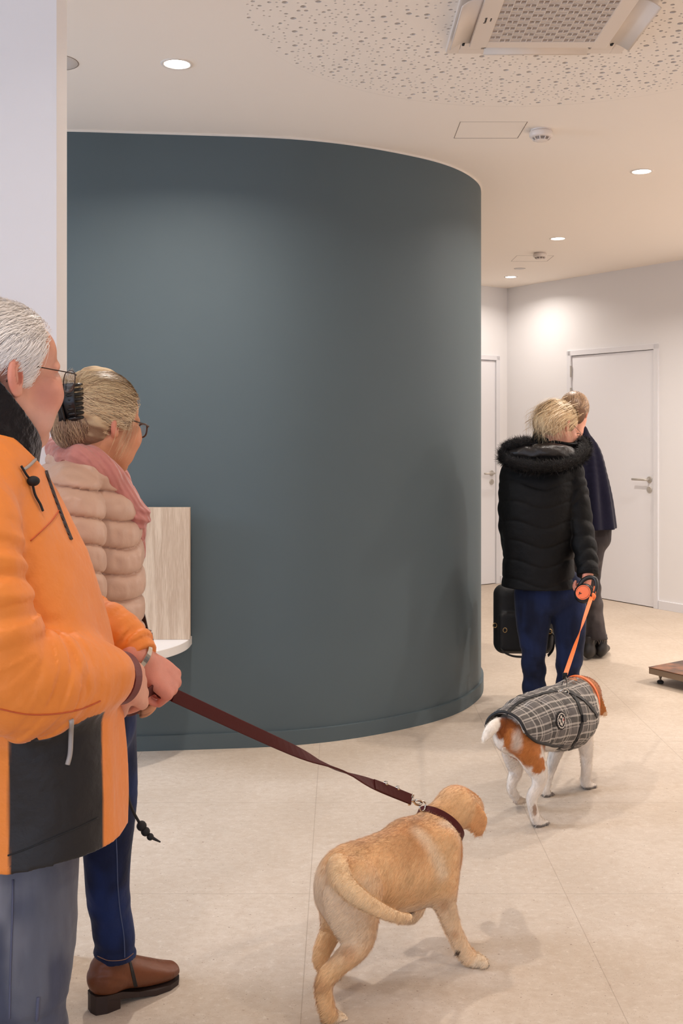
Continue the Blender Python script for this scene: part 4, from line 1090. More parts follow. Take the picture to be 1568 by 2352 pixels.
# round embroidered patch
l0, n0 = ray(bv, 1287, 1655)
if l0 is not None:
    x_ = Vector((0, 0, 1)); x_ = (x_ - n0 * x_.dot(n0)).normalized(); y_ = n0.cross(x_); Mp = basis(l0 + n0 * 0.002, y_, x_, n0)
    bm = bmesh.new(); add_lathe(bm, [(0, 0.0), (0.034, -0.002), (0.034, 0.0015), (0.031, 0.002), (0, 0.002)], Mp, 32); pt = from_bm('embroidered_patch', bm, new_mat('patch_black', srgb(26, 22, 22), 0.8), beag)
    M_thr = new_mat('white_thread', srgb(226, 214, 200), 0.8)
    bm = bmesh.new(); add_tube(bm, [Mp @ Vector(((0.0265 + 0.0012 * math.sin(a * 16)) * math.cos(a), (0.0265 + 0.0012 * math.sin(a * 16)) * math.sin(a), 0.0028)) for a in [2 * math.pi * i / 96 for i in range(96)]], 0.0015, 6, closed=True)
    for poly in ([(-.006, .018), (.004, .02), (.006, .01), (-.002, .008)], [(-.016, .008), (-.008, .012), (-.004, -.002), (-.008, -.016), (-.014, -.008)], [(.004, .004), (.008, .006), (.012, -.012), (.006, -.016)], [(.010, .012), (.018, .006), (.017, -.004), (.012, .0)], [(-.002, -.010), (.004, -.006), (.003, -.02), (-.003, -.019)]):
        f = [bm.verts.new(Mp @ Vector((x, y, 0.0026))) for x, y in poly]; bm.faces.new(f)
    w_ = from_bm('white_embroidery', bm, M_thr, None); w_.parent = pt
    bm = bmesh.new(); f = [bm.verts.new(Mp @ Vector((x, y, 0.003))) for x, y in ((-.019, .002), (-.012, .006), (-.010, -.002), (-.016, -.005))]; bm.faces.new(f); w_ = from_bm('red_embroidery', bm, new_mat('red_thread', srgb(150, 30, 24), 0.8), None); w_.parent = pt
# orange collar and collar of the coat
M_orw = new_mat('orange_webbing', srgb(244, 120, 56), 0.5, bumps=[('noise', 500, 0.15, 0.0005)])
bb = bvh_of(bea_body)
nB = Vector((0.45, 0.85, 0.25)).normalized(); xs = nB.cross(Vector((0, 0, 1))).normalized(); ys = xs.cross(nB)
q_, qn = ring_fit(bb, P(1329, 1596, 4.285), xs, ys, 0.003)
bm = bmesh.new(); ring_strap(bm, q_, qn, nB, 0.012, 0.003); from_bm('dog_collar', bm, M_orw, beag)['label'] = 'bright orange collar'

# retractable leash held by the woman in black
hb0, hn0 = ray(bv, 1296, 1590)
if hb0 is None: hb0 = P(1296, 1590, 4.2)
RL = P(1350, 1375, 5.10)
rl = empty('retractable_leash', RL, 'black and orange retractable leash with orange tape running down to the beagle', 'leash')
hook_top = P(1297, 1552, 4.26)
tp = []; sdd = []; nn_ = 30; vd = (RL - CAM).normalized()
A0 = P(1359, 1368, 5.06)
pdir = (hook_top - A0).normalized().cross(vd).normalized()
for i in range(nn_ + 1):
    t = i / nn_; tp.append(A0.lerp(hook_top, t)); tw = 2.6 * t + 0.3; sdd.append(pdir * math.cos(tw) + vd * math.sin(tw))
bm = bmesh.new(); add_ribbon(bm, tp, sdd, 0.018, 0.0018); from_bm('leash_tape', bm, M_orw, rl)
bm = bmesh.new(); dn = Vector((0.1, 0, -1)).normalized()
add_ribbon(bm, [hook_top + Vector((0, 0, .012)), hook_top - Vector((0, 0, .012))], Vector((1, 0, 0)), 0.02, 0.006)
o_ = from_bm('tape_end', bm, M_blk, rl)
bm = bmesh.new(); add_tube(bm, catmull([hook_top, hook_top.lerp(hb0, .35) + Vector((.008, 0, 0)), hook_top.lerp(hb0, .8) + Vector((.010, 0, 0)), hb0, hook_top.lerp(hb0, .75) - Vector((.010, 0, 0)), hook_top.lerp(hb0, .4) - Vector((.006, 0, 0))], 4), 0.0035, 8)
add_tube(bm, [hb0 + Vector((.016 * math.cos(a), 0, .012 * math.sin(a))) for a in [2 * math.pi * i / 16 for i in range(16)]], 0.0025, 8, closed=True)
from_bm('snap_hook', bm, M_chrome, rl, True)
# case: disc with orange label
fwd = (CAM - RL).normalized(); fwd = (fwd + Vector((-0.35, 0, 0.35))).normalized(); xr = Vector((0, 0, 1)).cross(fwd).normalized(); yr = fwd.cross(xr)
Mc = basis(P(1341, 1363, 5.08), xr, yr, fwd)
bm = bmesh.new(); add_lathe(bm, [(0, -0.018), (0.036, -0.018), (0.046, -0.012), (0.050, 0.0), (0.046, 0.012), (0.036, 0.018), (0, 0.018)], Mc, 40)
from_bm('case', bm, M_blackp, rl, True)
bm = bmesh.new(); add_tube(bm, catmull([Mc @ Vector(v) for v in ((-0.03, 0.03, 0), (-0.012, 0.066, 0), (0.018, 0.082, 0), (0.045, 0.075, 0), (0.055, 0.045, 0), (0.052, 0.01, 0), (0.042, -0.02, 0))], 6), 0.011, 10); from_bm('grip', bm, M_blackp, rl, True)
bm = bmesh.new(); add_lathe(bm, [(0, 0.0195), (0.036, 0.0190), (0.037, 0.017)], Mc, 40); lb = from_bm('orange_label', bm, new_mat('orange_plastic', srgb(250, 110, 50), 0.4), rl)
M_ink = new_mat('dark_ink', srgb(40, 16, 12), 0.6)
bm = bmesh.new()
add_tube(bm, [Mc @ Vector((0.0315 * math.cos(a), 0.0315 * math.sin(a), 0.0195)) for a in [math.radians(v) for v in range(-110, 190, 10)]], 0.0007, 5)
for poly in ([(-.020, -.004), (-.016, .002), (-.012, -.002), (-.014, -.008), (-.018, -.016), (-.020, -.016), (-.018, -.008)], [(-.014, -.004), (-.009, -.006), (-.006, -.003), (-.005, -.006), (-.010, -.011), (-.014, -.009)]):
    bm.faces.new([bm.verts.new(Mc @ Vector((x, y, 0.0202))) for x, y in poly])
w_ = from_bm('leaping_dog_emblem', bm, M_ink, None); w_.parent = lb
bm = bmesh.new(); add_box(bm, (0.044, 0.0, -0.010), (0.060, 0.040, 0.010), 0.006, M=Mc); from_bm('orange_brake_button', bm, M_orw, rl)
bm = bmesh.new(); add_tube(bm, catmull([Mc @ Vector((0.045, -0.028, .006)), Mc @ Vector((0.053, -0.012, 0.008)), A0 + Vector((0, 0, .01)), A0], 4), 0.010, 10); from_bm('tape_nozzle', bm, M_orw, rl, True)
# ================================================================== PEOPLE
def RZ(a): return Matrix.Rotation(math.radians(a), 4, 'Z')
def RY(a): return Matrix.Rotation(math.radians(a), 4, 'Y')
def RX(a): return Matrix.Rotation(math.radians(a), 4, 'X')
def loc_fn(T):
    Mi = np.array(T.inverted(), np.float32)
    return lambda p: p @ Mi[:3, :3].T + Mi[:3, 3]

M_skin = new_mat('skin', rough=0.5, spec=0.35, attr='Col', sss=0.08, bumps=[('noise', 220, 0.18, 0.0015), ('voronoi', 420, 0.12, 0.0008)], var=(26, 0.93, 1.06))
M_hair = new_mat('hair_strands', rough=0.42, spec=0.5, attr='Col')
M_hairbase = new_mat('hair_base', rough=0.7, spec=0.3, attr='Col', bumps=[('noise', 160, 0.5, 0.002)])

def head(T, S, skin, lip, old=True, female=False):
    """head looking along +X, origin between the eyes' level and the ears"""
    S.T = T; w = 0.94 if female else 1.0
    S.ell((-.014, 0, .038), (.100, .077 * w, .082), k=0.01, col=skin)
    S.ell((.034, 0, -.028), (.056, .059 * w, .084), k=0.03, col=skin)
    S.ell((.060, 0, .045), (.036, .052, .045), k=0.02, col=skin)
    S.tube([((-.004, .054 * w, -.045), .020), ((.045, .036 * w, -.083), .020), ((.078, 0, -.098), .021), ((.045, -.036 * w, -.083), .020), ((-.004, -.054 * w, -.045), .020)], k=0.022, col=skin)
    S.ell((.03, 0, -.075), (.045, .04, .032), k=0.02, col=skin)
    S.tube([((.092, 0, .006), .0085), ((.104, 0, -.016), .010), ((.110, 0, -.032), .0125)], k=0.010, col=skin)
    for s_ in (-1, 1):
        S.ell((.099, s_ * .011, -.036), (.011, .008, .008), k=0.006, col=skin)
        S.ell((.104, s_ * .0335, .001), (.015, .015, .012), k=0.014, col=skin, op='s')
        S.ell((.0795, s_ * .032, .0), (.0135, .0135, .0125), k=0.004, col=srgb(226, 214, 206))
        S.ell((.0915, s_ * .032, .0), (.003, .006, .006), k=0.002, col=srgb(70, 90, 110))
        S.tube([((.086, s_ * .046, .0015), .0035), ((.093, s_ * .033, .0095), .0035), ((.090, s_ * .020, .002), .0035)], k=0.004, col=skin)
        S.tube([((.084, s_ * .047, -.003), .003), ((.091, s_ * .033, -.0085), .0035), ((.089, s_ * .021, -.002), .003)], k=0.004, col=skin)
        S.ell((.052, s_ * .042, -.066), (.030, .024, .032), k=0.02, col=skin); S.ell((.066, s_ * .046, -.028), (.029, .027, .032), k=0.02, col=skin)
        S.tube([((.094, s_ * .012, .021), .007), ((.090, s_ * .030, .025), .008), ((.078, s_ * .048, .019), .007)], k=0.010, col=skin)
        # ear: shell with hollow, rim and lobe
        y = s_ * .0745 * w; ex = -.012
        R_ = Matrix.Rotation(math.radians(s_ * -22), 3, 'Z') @ Matrix.Rotation(math.radians(-10), 3, 'Y')
        S.ell((-.008 + ex, y + s_ * .006, -.006), (.0185, .0085, .031), rot=R_, k=0.006, col=srgb(226, 150, 126) if old else skin)
        S.ell((-.004 + ex, y + s_ * .015, -.001), (.0105, .007, .019), rot=R_, k=0.005, col=srgb(190, 106, 84), op='s')
        S.ell((-.002 + ex, y + s_ * .006, -.031), (.0085, .006, .009), k=0.006, col=skin)
        S.tube([((-.016, y + s_ * .008, .016), .0028), ((-.024, y + s_ * .0125, .004), .003), ((-.021, y + s_ * .012, -.012), .003)], k=0.004, col=skin)
    S.ell((.094, 0, -.0655), (.010, .021, .0055), k=0.005, col=lip); S.ell((.092, 0, -.0745), (.010, .018, .006), k=0.005, col=lip)
    S.T = Matrix.Identity(4)
def neck(S, T, top, base, r0, r1, skin):
    S.tube([(T @ Vector(top), r0), (base, r1)], k=0.03, col=skin)

def hand(S, wrist, d, nrm, side, curl, sc=1.0, col=None, nail=None, spread=0.0, thumb=(0.75, 0.55, -0.35), tcurl=0.5):
    """d: fingers' direction, nrm: back-of-hand direction, side=+1 thumb on the left of d seen from the back"""
    d = Vector(d).normalized(); nrm = Vector(nrm); nrm = (nrm - d * nrm.dot(d)).normalized(); y = nrm.cross(d) * side
    M = basis(wrist, d, y, nrm) @ Matrix.Scale(sc, 4)
    S_ = Matrix.Identity(4); S.T = S_
    def g(p): return M @ Vector(p)
    def tb(pts, k): S.tube([(g(p), r * sc) for p, r in pts], k=k * sc, col=col, sub=3)
    tb([((-.03, 0, 0), .0265), ((.01, 0, 0), .026)], .012)
    for yy, L_ in ((.030, .088), (.010, .093), (-.011, .088), (-.030, .080)):
        tb([((.004, yy * .55, -.001), .0155), ((L_ * .6, yy * .9, .001), .0145), ((L_, yy, -.001), .0118)], .013)
    specs = [(.030, .088, (.044, .026, .021), .0092), (.010, .094, (.048, .030, .022), .0096), (-.011, .088, (.045, .028, .021), .0092), (-.030, .079, (.035, .021, .019), .0082)]
    for i, (yy, L_, seg, r) in enumerate(specs):
        p = Vector((L_, yy, -.001)); a = 0.0; pts = [(tuple(p), r * 1.12)]
        cv = curl[i] if isinstance(curl[i], (list, tuple)) else (curl[i], curl[i] * 1.1, curl[i] * .8)
        for q, (s_, c_) in enumerate(zip(seg, cv)):
            a += c_; p = p + Vector((math.cos(a), spread * yy * 6 * math.cos(a), -math.sin(a))) * s_
            pts.append((tuple(p), r * (1.02, .94, .80)[q]))
        tb(pts, .005)
        if nail is not None:
            up = Vector((math.sin(a), 0, math.cos(a))); S.ell(g(p + up * r * .62 + Vector((math.cos(a), 0, -math.sin(a))) * .001), .0048 * sc, k=.002 * sc, col=nail)
    t = Vector(thumb).normalized(); b0 = Vector((.018, .022, -.006)); b1 = b0 + t * .042; t2 = (t + Vector((tcurl, -tcurl * .6, -tcurl * .3))).normalized(); b2 = b1 + t2 * .033; t3 = (t2 + Vector((tcurl * .5, -tcurl * .8, 0))).normalized(); b3 = b2 + t3 * .024
    tb([(tuple(b0), .0165), (tuple(b1), .0125), (tuple(b2), .0112), (tuple(b3), .0088)], .008)
    if nail is not None: S.ell(g(b3 + Vector((0, 0, .006))), .0056 * sc, k=.002 * sc, col=nail)
    return M

def strands(name, paths, width, cols, m, parent, center=None):
    if center is not None:
        dm = np.linalg.norm(paths - center, axis=2).max(1); ok = dm < np.median(dm) * 1.45; paths = paths[ok]; cols = cols[ok]
    n, k, _ = paths.shape; t = np.zeros_like(paths); t[:, 1:-1] = paths[:, 2:] - paths[:, :-2]; t[:, 0] = paths[:, 1] - paths[:, 0]; t[:, -1] = paths[:, -1] - paths[:, -2]
    nr = paths - (center if center is not None else paths.mean((0, 1))); s = np.cross(t, nr); s /= np.linalg.norm(s, axis=2, keepdims=True) + 1e-9
    w = np.linspace(1, 0.35, k)[None, :, None] * width
    V = np.stack([paths - s * w, paths + s * w], 2).reshape(-1, 3)
    me = bpy.data.meshes.new(name); nv = n * k * 2; me.vertices.add(nv); me.vertices.foreach_set('co', V.astype(np.float32).ravel())
    b = (np.arange(n)[:, None] * k + np.arange(k - 1)[None]).ravel() * 2; q = np.stack([b, b + 1, b + 3, b + 2], 1); nf = len(q)
    me.loops.add(nf * 4); me.loops.foreach_set('vertex_index', q.astype(np.int32).ravel()); me.polygons.add(nf); me.polygons.foreach_set('loop_start', np.arange(0, nf * 4, 4, dtype=np.int32)); me.update(calc_edges=True)
    at = me.attributes.new('Col', 'FLOAT_COLOR', 'POINT'); C = np.repeat(cols, k * 2, 0); at.data.foreach_set('color', np.concatenate([C, np.ones((nv, 1))], 1).astype(np.float32).ravel())
    o = link_mesh(name, me, m, parent, smooth=True); o['kind'] = 'stuff'; return o
def to_world(T, a):
    M = np.array(T, np.float32); return a @ M[:3, :3].T + M[:3, 3]
def ell_paths(rs, starts, ends, c, r, k=9, lift=0.004, wob=0.05):
    """paths over an ellipsoid (local coords) from starts to ends (n,3 points)"""
    c = np.array(c); r = np.array(r)
    a = (starts - c) / r; b = (ends - c) / r; a /= np.linalg.norm(a, axis=1, keepdims=True); b /= np.linalg.norm(b, axis=1, keepdims=True)
    dt = np.clip((a * b).sum(1), -1, 1); om = np.arccos(dt)[:, None] + 1e-4
    t = np.linspace(0, 1, k)[None, :, None]; om = om[:, None, :]
    d = (np.sin((1 - t) * om) * a[:, None] + np.sin(t * om) * b[:, None]) / np.sin(om)
    ph = rs.rand(len(a), 1, 1) * 6.28
    d = d + wob * np.sin(t * 5 + ph) * rs.randn(len(a), 1, 3) * np.sin(np.pi * t)
    d /= np.linalg.norm(d, axis=2, keepdims=True)
    rad = 1 + rs.rand(len(a), 1, 1) * lift / r.mean()
    return c + d * r * rad

def lens_outline(cy, w, h, n=28):
    out = []
    for i in range(n):
        a = 2 * math.pi * i / n; ca, sa = math.cos(a), math.sin(a); e = 0.72
        out.append((0.0, cy + w * math.copysign(abs(ca) ** e, ca), h * math.copysign(abs(sa) ** e, sa)))
    return out
M_lens = bpy.data.materials.new('clear_lens'); M_lens.use_nodes = True
_nt = M_lens.node_tree; _nt.nodes.clear(); _o = _nt.nodes.new('ShaderNodeOutputMaterial'); _mx = _nt.nodes.new('ShaderNodeMixShader'); _t = _nt.nodes.new('ShaderNodeBsdfTransparent'); _g = _nt.nodes.new('ShaderNodeBsdfGlossy'); _g.inputs['Roughness'].default_value = 0.03
_f = _nt.nodes.new('ShaderNodeFresnel'); _f.inputs[0].default_value = 1.45; _nt.links.new(_f.outputs[0], _mx.inputs[0]); _nt.links.new(_t.outputs[0], _mx.inputs[1]); _nt.links.new(_g.outputs[0], _mx.inputs[2]); _nt.links.new(_mx.outputs[0], _o.inputs[0])
def glasses(T, m, label, parent, w=.026, h=.019, r=.0013, x=.112, tr=.0014, dz=0.0):
    root = empty('glasses', T @ Vector((x, 0, dz)), label, 'glasses')
    bm = bmesh.new()
    for s_ in (-1, 1): add_tube(bm, [T @ Vector((x + p[0] - abs(p[1] - s_ * .033) * .0 - (abs(p[1]) - .033) * .25, p[1], p[2] + dz)) for p in lens_outline(s_ * .034, w, h)], r, 8, closed=True)
    add_tube(bm, [T @ Vector((x, -.009, dz + .004)), T @ Vector((x + .003, 0, dz + .007)), T @ Vector((x, .009, dz + .004))], r, 8)
    from_bm('rim', bm, m, root, True)
    for s_ in (-1, 1):
        bm = bmesh.new(); f = [bm.verts.new(T @ Vector((x - (abs(p[1]) - .033) * .25, p[1], p[2] + dz))) for p in lens_outline(s_ * .034, w * .98, h * .98)]; bm.faces.new(f); from_bm('lens', bm, M_lens, root)
        bm = bmesh.new(); add_tube(bm, catmull([T @ Vector(v) for v in ((x - .007, s_ * (.034 + w), dz + .008), (x - .018, s_ * .073, dz + .010), (.05, s_ * .078, dz + .012), (.0, s_ * .0805, dz + .013), (-.018, s_ * .081, dz + .008), (-.034, s_ * .078, dz - .018))], 5), tr, 8); from_bm('temple_arm', bm, m, root, True)
    return root

# cloth helpers
def folds(p, f=(9, 9, 6), a=0.006, seed=0, ridge=0.6):
    q = p * np.array(f, np.float32); n = noise3(q, 1.0, seed) ; m_ = noise3(q * 2.1 + 3.7, 1.0, seed + 5)
    return a * ((1 - ridge) * n + ridge * (0.5 - np.abs(n)) * 1.6 + 0.35 * m_)
def cloth_mat(name, rough=0.8, sheen=0.2, weave=900, fold=14, fs=0.25, spec=0.25):
    return new_mat(name, rough=rough, spec=spec, sheen=sheen, attr='Col', bumps=[('noise', weave, 0.15, 0.0006), ('noise', fold, fs, 0.02)])

# ------------------------------------------------------------------ old man in the orange jacket
SK = srgb(222, 160, 134); SKR = srgb(214, 138, 116); LIP = srgb(196, 112, 98)
man = empty('person', P(40, 2900, 1.80), 'old man with white hair and glasses in a bright orange and black jacket', 'person'); man.location.z = 0
Tm = Matrix.Translation(P(-2, 862, 1.86)) @ RZ(50) @ RY(4) @ Matrix.Scale(1.045, 4)
hm = Vector((math.cos(math.radians(28)), math.sin(math.radians(28)), 0)); rm = Vector((hm.y, -hm.x, 0)); Rm_ = tuple(rm)
S = SDF(); head(Tm, S, SK, LIP)
Lm = loc_fn(Tm)
S.tube([(Tm @ Vector((-.016, 0, -.055)), .056), (P(-16, 1010, 1.86), .056), (P(-28, 1100, 1.87), .070)], k=0.035, col=SK)
S.ell(Tm @ Vector((.045, 0, -.105)), (.032, .036, .02), k=0.03, col=SK)
S.tube([(P(-55, 1110, 1.87), (.15, .075)), (P(-40, 1250, 1.87), (.15, .10)), (P(20, 1450, 1.87), (.15, .11)), (P(60, 1750, 1.87), (.16, .11))], k=0.03, col=SK, axis=Rm_)
for pts in ([(P(-75, 1130, 1.70), .05), (P(-40, 1350, 1.64), .045), (P(5, 1540, 1.63), .042), (P(130, 1560, 1.72), .036), (P(262, 1557, 1.825), .027), (P(285, 1556, 1.845), .026)],
            [(P(0, 1150, 2.04), .05), (P(120, 1360, 2.12), .045), (P(170, 1440, 2.11), .042), (P(250, 1465, 2.09), .034), (P(318, 1512, 2.06), .027)]):
    S.tube(pts, k=0.02, col=SK)
NAIL = srgb(236, 186, 166)
# left hand: fist closed on the leash, back of the hand up and towards the camera
dL = (P(400, 1572, 2.10) - P(322, 1514, 2.06)).normalized()
Mh1 = hand(S, P(326, 1520, 2.062), dL, Vector((0.45, -0.55, 0.72)), 1, [(1.25, 1.45, .9), (1.3, 1.5, .9), (1.3, 1.5, .9), (1.3, 1.5, .9)], 0.98, SKR, NAIL, thumb=(0.55, 0.30, -0.85), tcurl=0.35)
# right hand lying under it, through the leash loop
dR = (P(345, 1590, 1.97) - P(285, 1556, 1.845)).normalized()
Mh2 = hand(S, P(287, 1557, 1.85), dR, Vector((0.2, -0.85, 0.45)), -1, [(.9, 1.2, .8), (1.0, 1.3, .8), (1.1, 1.3, .8), (1.1, 1.3, .8)], 0.98, SK, NAIL, thumb=(0.8, 0.35, -0.45), tcurl=0.3)
def man_paint(p, C):
    q = Lm(p); n = fbm(p, 35, 4)
    hd_ = (q[:, 2] > -.13) & (np.abs(q[:, 0]) < .14)
    isS = (C[:, 0] > 0.35) & (C[:, 2] < 0.45)
    C = mixc(C, hd_ * isS * (1 - smooth01(np.linalg.norm(q - np.array([.06, -.045, -.03]), axis=1), .015, .05)) * .45, srgb(214, 116, 96))
    C = mixc(C, hd_ * isS * (1 - smooth01(np.linalg.norm(q - np.array([.075, -.02, .06]), axis=1), .01, .06)) * .5, srgb(232, 152, 108))
    C = mixc(C, hd_ * isS * smooth01(-q[:, 2], .03, .09) * (q[:, 0] > -.02) * (0.28 + 0.2 * n), srgb(216, 188, 178))   # grey stubble
    C = mixc(C, hd_ * isS * smooth01(q[:, 2], .05, .10) * .35, srgb(240, 200, 186))
    C = mixc(C, (~hd_) * isS * smooth01(n, .35, .9) * .35, srgb(190, 110, 92))
    return C * (1 + 0.05 * n[:, None])
man_body = S.mesh('body', 0.0030, M_skin, man, paint=man_paint)
bmn = bvh_of(man_body)
# hair: clipped shell and short strands
WH = srgb(240, 232, 224)
def hair_region_man(q):
    x, y, z = q[:, 0], np.abs(q[:, 1]), q[:, 2]
    line = x - (.036 + .30 * z - 2.2 * np.maximum(y - .045, 0) * 0.2)
    low = (-.022 - .060 * smooth01(-x, .010, .034)) - z
    ear = .022 - np.sqrt(((x + .020) / 1.0) ** 2 + ((z + .006) / 1.25) ** 2) + 0 * y
    return np.maximum(np.maximum(line, low), np.where(y > .055, ear, -1))
S = SDF(); S.T = Tm
S.ell((-.014, 0, .038), (.1045, .082, .0865), k=0.005, col=WH, disp=lambda p, q: 0.0022 * fbm(p * np.array([1, 1, 2.2]), 70, 6))
S.ell((-.045, 0, -.035), (.060, .066, .050), k=0.02, col=WH); S.ell((.012, 0, -.01), (.03, .073, .02), k=0.01, col=WH)
S.T = Matrix.Identity(4); S.post.append(lambda p, d: np.maximum(d, hair_region_man(Lm(p)) * 0.8))
hair = S.mesh('hair', 0.0026, M_hairbase, man)
rs = np.random.RandomState(4); n = 16000
d = rs.randn(n * 3, 3); d /= np.linalg.norm(d, axis=1)[:, None]; st = np.array([-.014, 0, .038]) + d * np.array([.1035, .081, .0855])
st = st[hair_region_man(st) < -0.001][:n]; n = len(st)
fl = np.stack([-.022 + .006 * rs.randn(n), .004 * rs.randn(n) + .3 * st[:, 1] * .1, -.010 - .014 * (st[:, 2] < .06) + .004 * rs.randn(n)], 1) * (0.6 + .7 * rs.rand(n))[:, None]
pth = ell_paths(rs, st, st + fl, (-.014, 0, .038), (.104, .0815, .086), 5, 0.009, 0.0)
pth[:, 1:] += (pth[:, 1:] - np.array([-.014, 0, .038])) * (0.02 * rs.rand(n, 1, 1))
colr = np.array(srgb(252, 244, 236)) * (0.86 + 0.2 * rs.rand(n, 1)) * np.array([1, .985, .965])
strands('hair_strands', to_world(Tm, pth), 0.0005, colr, M_hair, man, np.array(Tm.translation))
# brows
glasses(Tm, new_mat('dark_wire', srgb(60, 46, 40), 0.35, metal=0.7), 'thin dark metal glasses worn by the white-haired man', man, r=.0009, tr=.0011, x=.118, dz=0.001)

OR = srgb(236, 136, 54); ORD = srgb(222, 98, 42); BK = srgb(30, 26, 25)
M_shell = new_mat('shell_fabric', rough=0.55, spec=0.4, sheen=0.15, attr='Col', bumps=[('noise', 1100, 0.12, 0.0004), ('noise', 9, 0.35, 0.025), ('noise', 26, 0.3, 0.01)])
S = SDF()
def jf(p, t): return folds(p, (4.5, 4.5, 2.4), 0.016, 21, 0.7) + folds(p, (11, 11, 6), 0.005, 8, .8)
S.tube([(P(-50, 1088, 1.865), (.135, .075)), (P(-58, 1120, 1.865), (.18, .105)), (P(-52, 1200, 1.865), (.195, .132)), (P(-10, 1300, 1.87), (.20, .142)), (P(20, 1400, 1.87), (.205, .150)), (P(55, 1550, 1.87), (.205, .152)), (P(68, 1700, 1.87), (.208, .152)), (P(72, 1850, 1.87), (.212, .154)), (P(70, 2010, 1.87), (.218, .158))], k=0.02, col=OR, axis=Rm_, disp=jf)
def sl(p, t):
    # creases bunch up at the elbow and near the cuff
    e = np.exp(-((t - 2.0) / .8) ** 2) + 0.8 * np.exp(-((t - 4.2) / .6) ** 2)
    return folds(p, (5, 5, 5), 0.012, 33, 0.6) + 0.0042 * e * np.sin(t * 13 + 9 * noise3(p, 6, 3)) + folds(p, (13, 13, 13), .005, 3, .8)
S.tube([(P(-75, 1130, 1.72), .072), (P(-62, 1220, 1.66), .074), (P(-38, 1370, 1.62), .073), (P(0, 1530, 1.625), .082), (P(60, 1562, 1.65), .082), (P(130, 1560, 1.71), .076), (P(205, 1556, 1.77), .062), (P(245, 1556, 1.81), .047), (P(266, 1557, 1.828), .041)], k=0.022, col=OR, disp=sl, flat1=True)
S.tube([(P(10, 1150, 2.03), .07), (P(100, 1330, 2.10), .066), (P(175, 1435, 2.11), .068), (P(240, 1452, 2.095), .060), (P(288, 1478, 2.08), .048), (P(312, 1500, 2.068), .038), (P(325, 1514, 2.06), .036)], k=0.02, col=OR, disp=sl, flat1=True)
# collar, folded down a little
S.tube([(P(-22, 1075, 1.865), (.105, .098)), (P(-18, 1030, 1.868), (.098, .090)), (P(-10, 985, 1.87), (.090, .084))], k=0.012, col=OR, axis=Rm_)
cz0 = P(0, 990, 1.7)
hmn = np.array(hm); rmn = np.array(rm)
ck = np.array(P(-12, 1000, 1.87))
def mj_cut(p, d):
    q = p - ck; a = q @ hmn
    d = np.maximum(d, np.where(q[:, 2] > -0.12, (q[:, 2] + 0.95 * a - 0.012) * 0.7, -1))          # slanting top of the collar
    d = np.maximum(d, -(p[:, 2] - 0.745 - 0.010 * np.sin(a * 14)))                                  # hem
    inn_ = np.sqrt((q @ rmn) ** 2 / .078 ** 2 + a ** 2 / .074 ** 2) - 1
    d = np.maximum(d, np.where(q[:, 2] > -0.09, -inn_ * .07, -1))
    return d
S.post.append(mj_cut)
sv = np.array(P(-52, 1200, 1.865)); ct = np.array(P(70, 1800, 1.87))
def jacket_paint(p, C):
    q = p - ct; a = q @ hmn; l = q @ rmn; n = fbm(p, 12, 3)
    side = (l > 0.02) & (p[:, 2] < 1.03)
    sleeve = (p[:, 2] > 0.984) | (l > .226)
    nb = 0.004 * np.sin(p[:, 2] * 60)
    blk = smooth01(a, -.075 + nb.mean(), -.071) * (1 - smooth01(a, .078, .082)) * side * ~sleeve
    C = mixc(C, blk, BK)
    # inside the collar: black fleece
    qc = p - ck; rr = np.sqrt((qc @ rmn) ** 2 / .084 ** 2 + (qc @ hmn) ** 2 / .079 ** 2)
    C = mixc(C, (rr < 1.0) * (qc[:, 2] > -0.10), BK)
    return C * (1 + 0.04 * n[:, None])
jk = S.mesh('jacket', 0.0040, M_shell, man, paint=jacket_paint)
bj = bvh_of(jk)
# fleece collar inside
S = SDF()
S.tube([(P(-18, 1070, 1.865), (.084, .078)), (P(-14, 1015, 1.86), (.085, .080)), (P(-10, 960, 1.855), (.084, .080)), (P(-8, 915, 1.852), (.083, .079)), (P(-6, 880, 1.85), (.082, .078))], k=0.01, col=BK, axis=Rm_, disp=lambda p, t: folds(p, (20, 20, 30), .004, 4))
def fc_cut(p, d):
    q = p - ck; a = q @ hmn
    d = np.maximum(d, (q[:, 2] + 1.2 * a - 0.082) * 0.62)
    inn_ = np.sqrt((q @ rmn) ** 2 / .066 ** 2 + (a + .004) ** 2 / .064 ** 2) - 1
    return np.maximum(d, np.where(q[:, 2] > -0.04, -inn_ * .06, -1))
S.post.append(fc_cut)
S.mesh('fleece_collar', 0.0036, cloth_mat('black_fleece', 0.95, 0.5, 300, 60, .6), man)
M_grey = new_mat('grey_piping', srgb(170, 160, 152), 0.5); M_cord = new_mat('black_cord', srgb(20, 18, 18), 0.7)
M_seam = new_mat('orange_seam', srgb(196, 88, 40), 0.7)
bm = bmesh.new(); tube_on(bm, bj, [(52, 1080), (66, 1070), (80, 1056), (92, 1046)], 0.0028, 0.002); from_bm('collar_piping', bm, M_grey, man, True)
bm = bmesh.new(); tube_on(bm, bj, [(96, 1052), (106, 1090), (120, 1130), (134, 1168), (148, 1205), (162, 1240)], 0.0038, 0.001, 5, 6); from_bm('front_zip', bm, new_mat('zip_teeth', srgb(84, 74, 70), 0.4, metal=0.4, bumps=[('wave', 60, 0.8, 0.003)]), man, True)
bm = bmesh.new(); tube_on(bm, bj, [(44, 1072), (56, 1092), (68, 1108), (76, 1138), (88, 1160), (94, 1176)], 0.0022, 0.004); 
l0, n0 = ray(bj, 67, 1108)
from_bm('hood_cord', bm, M_cord, man, True)
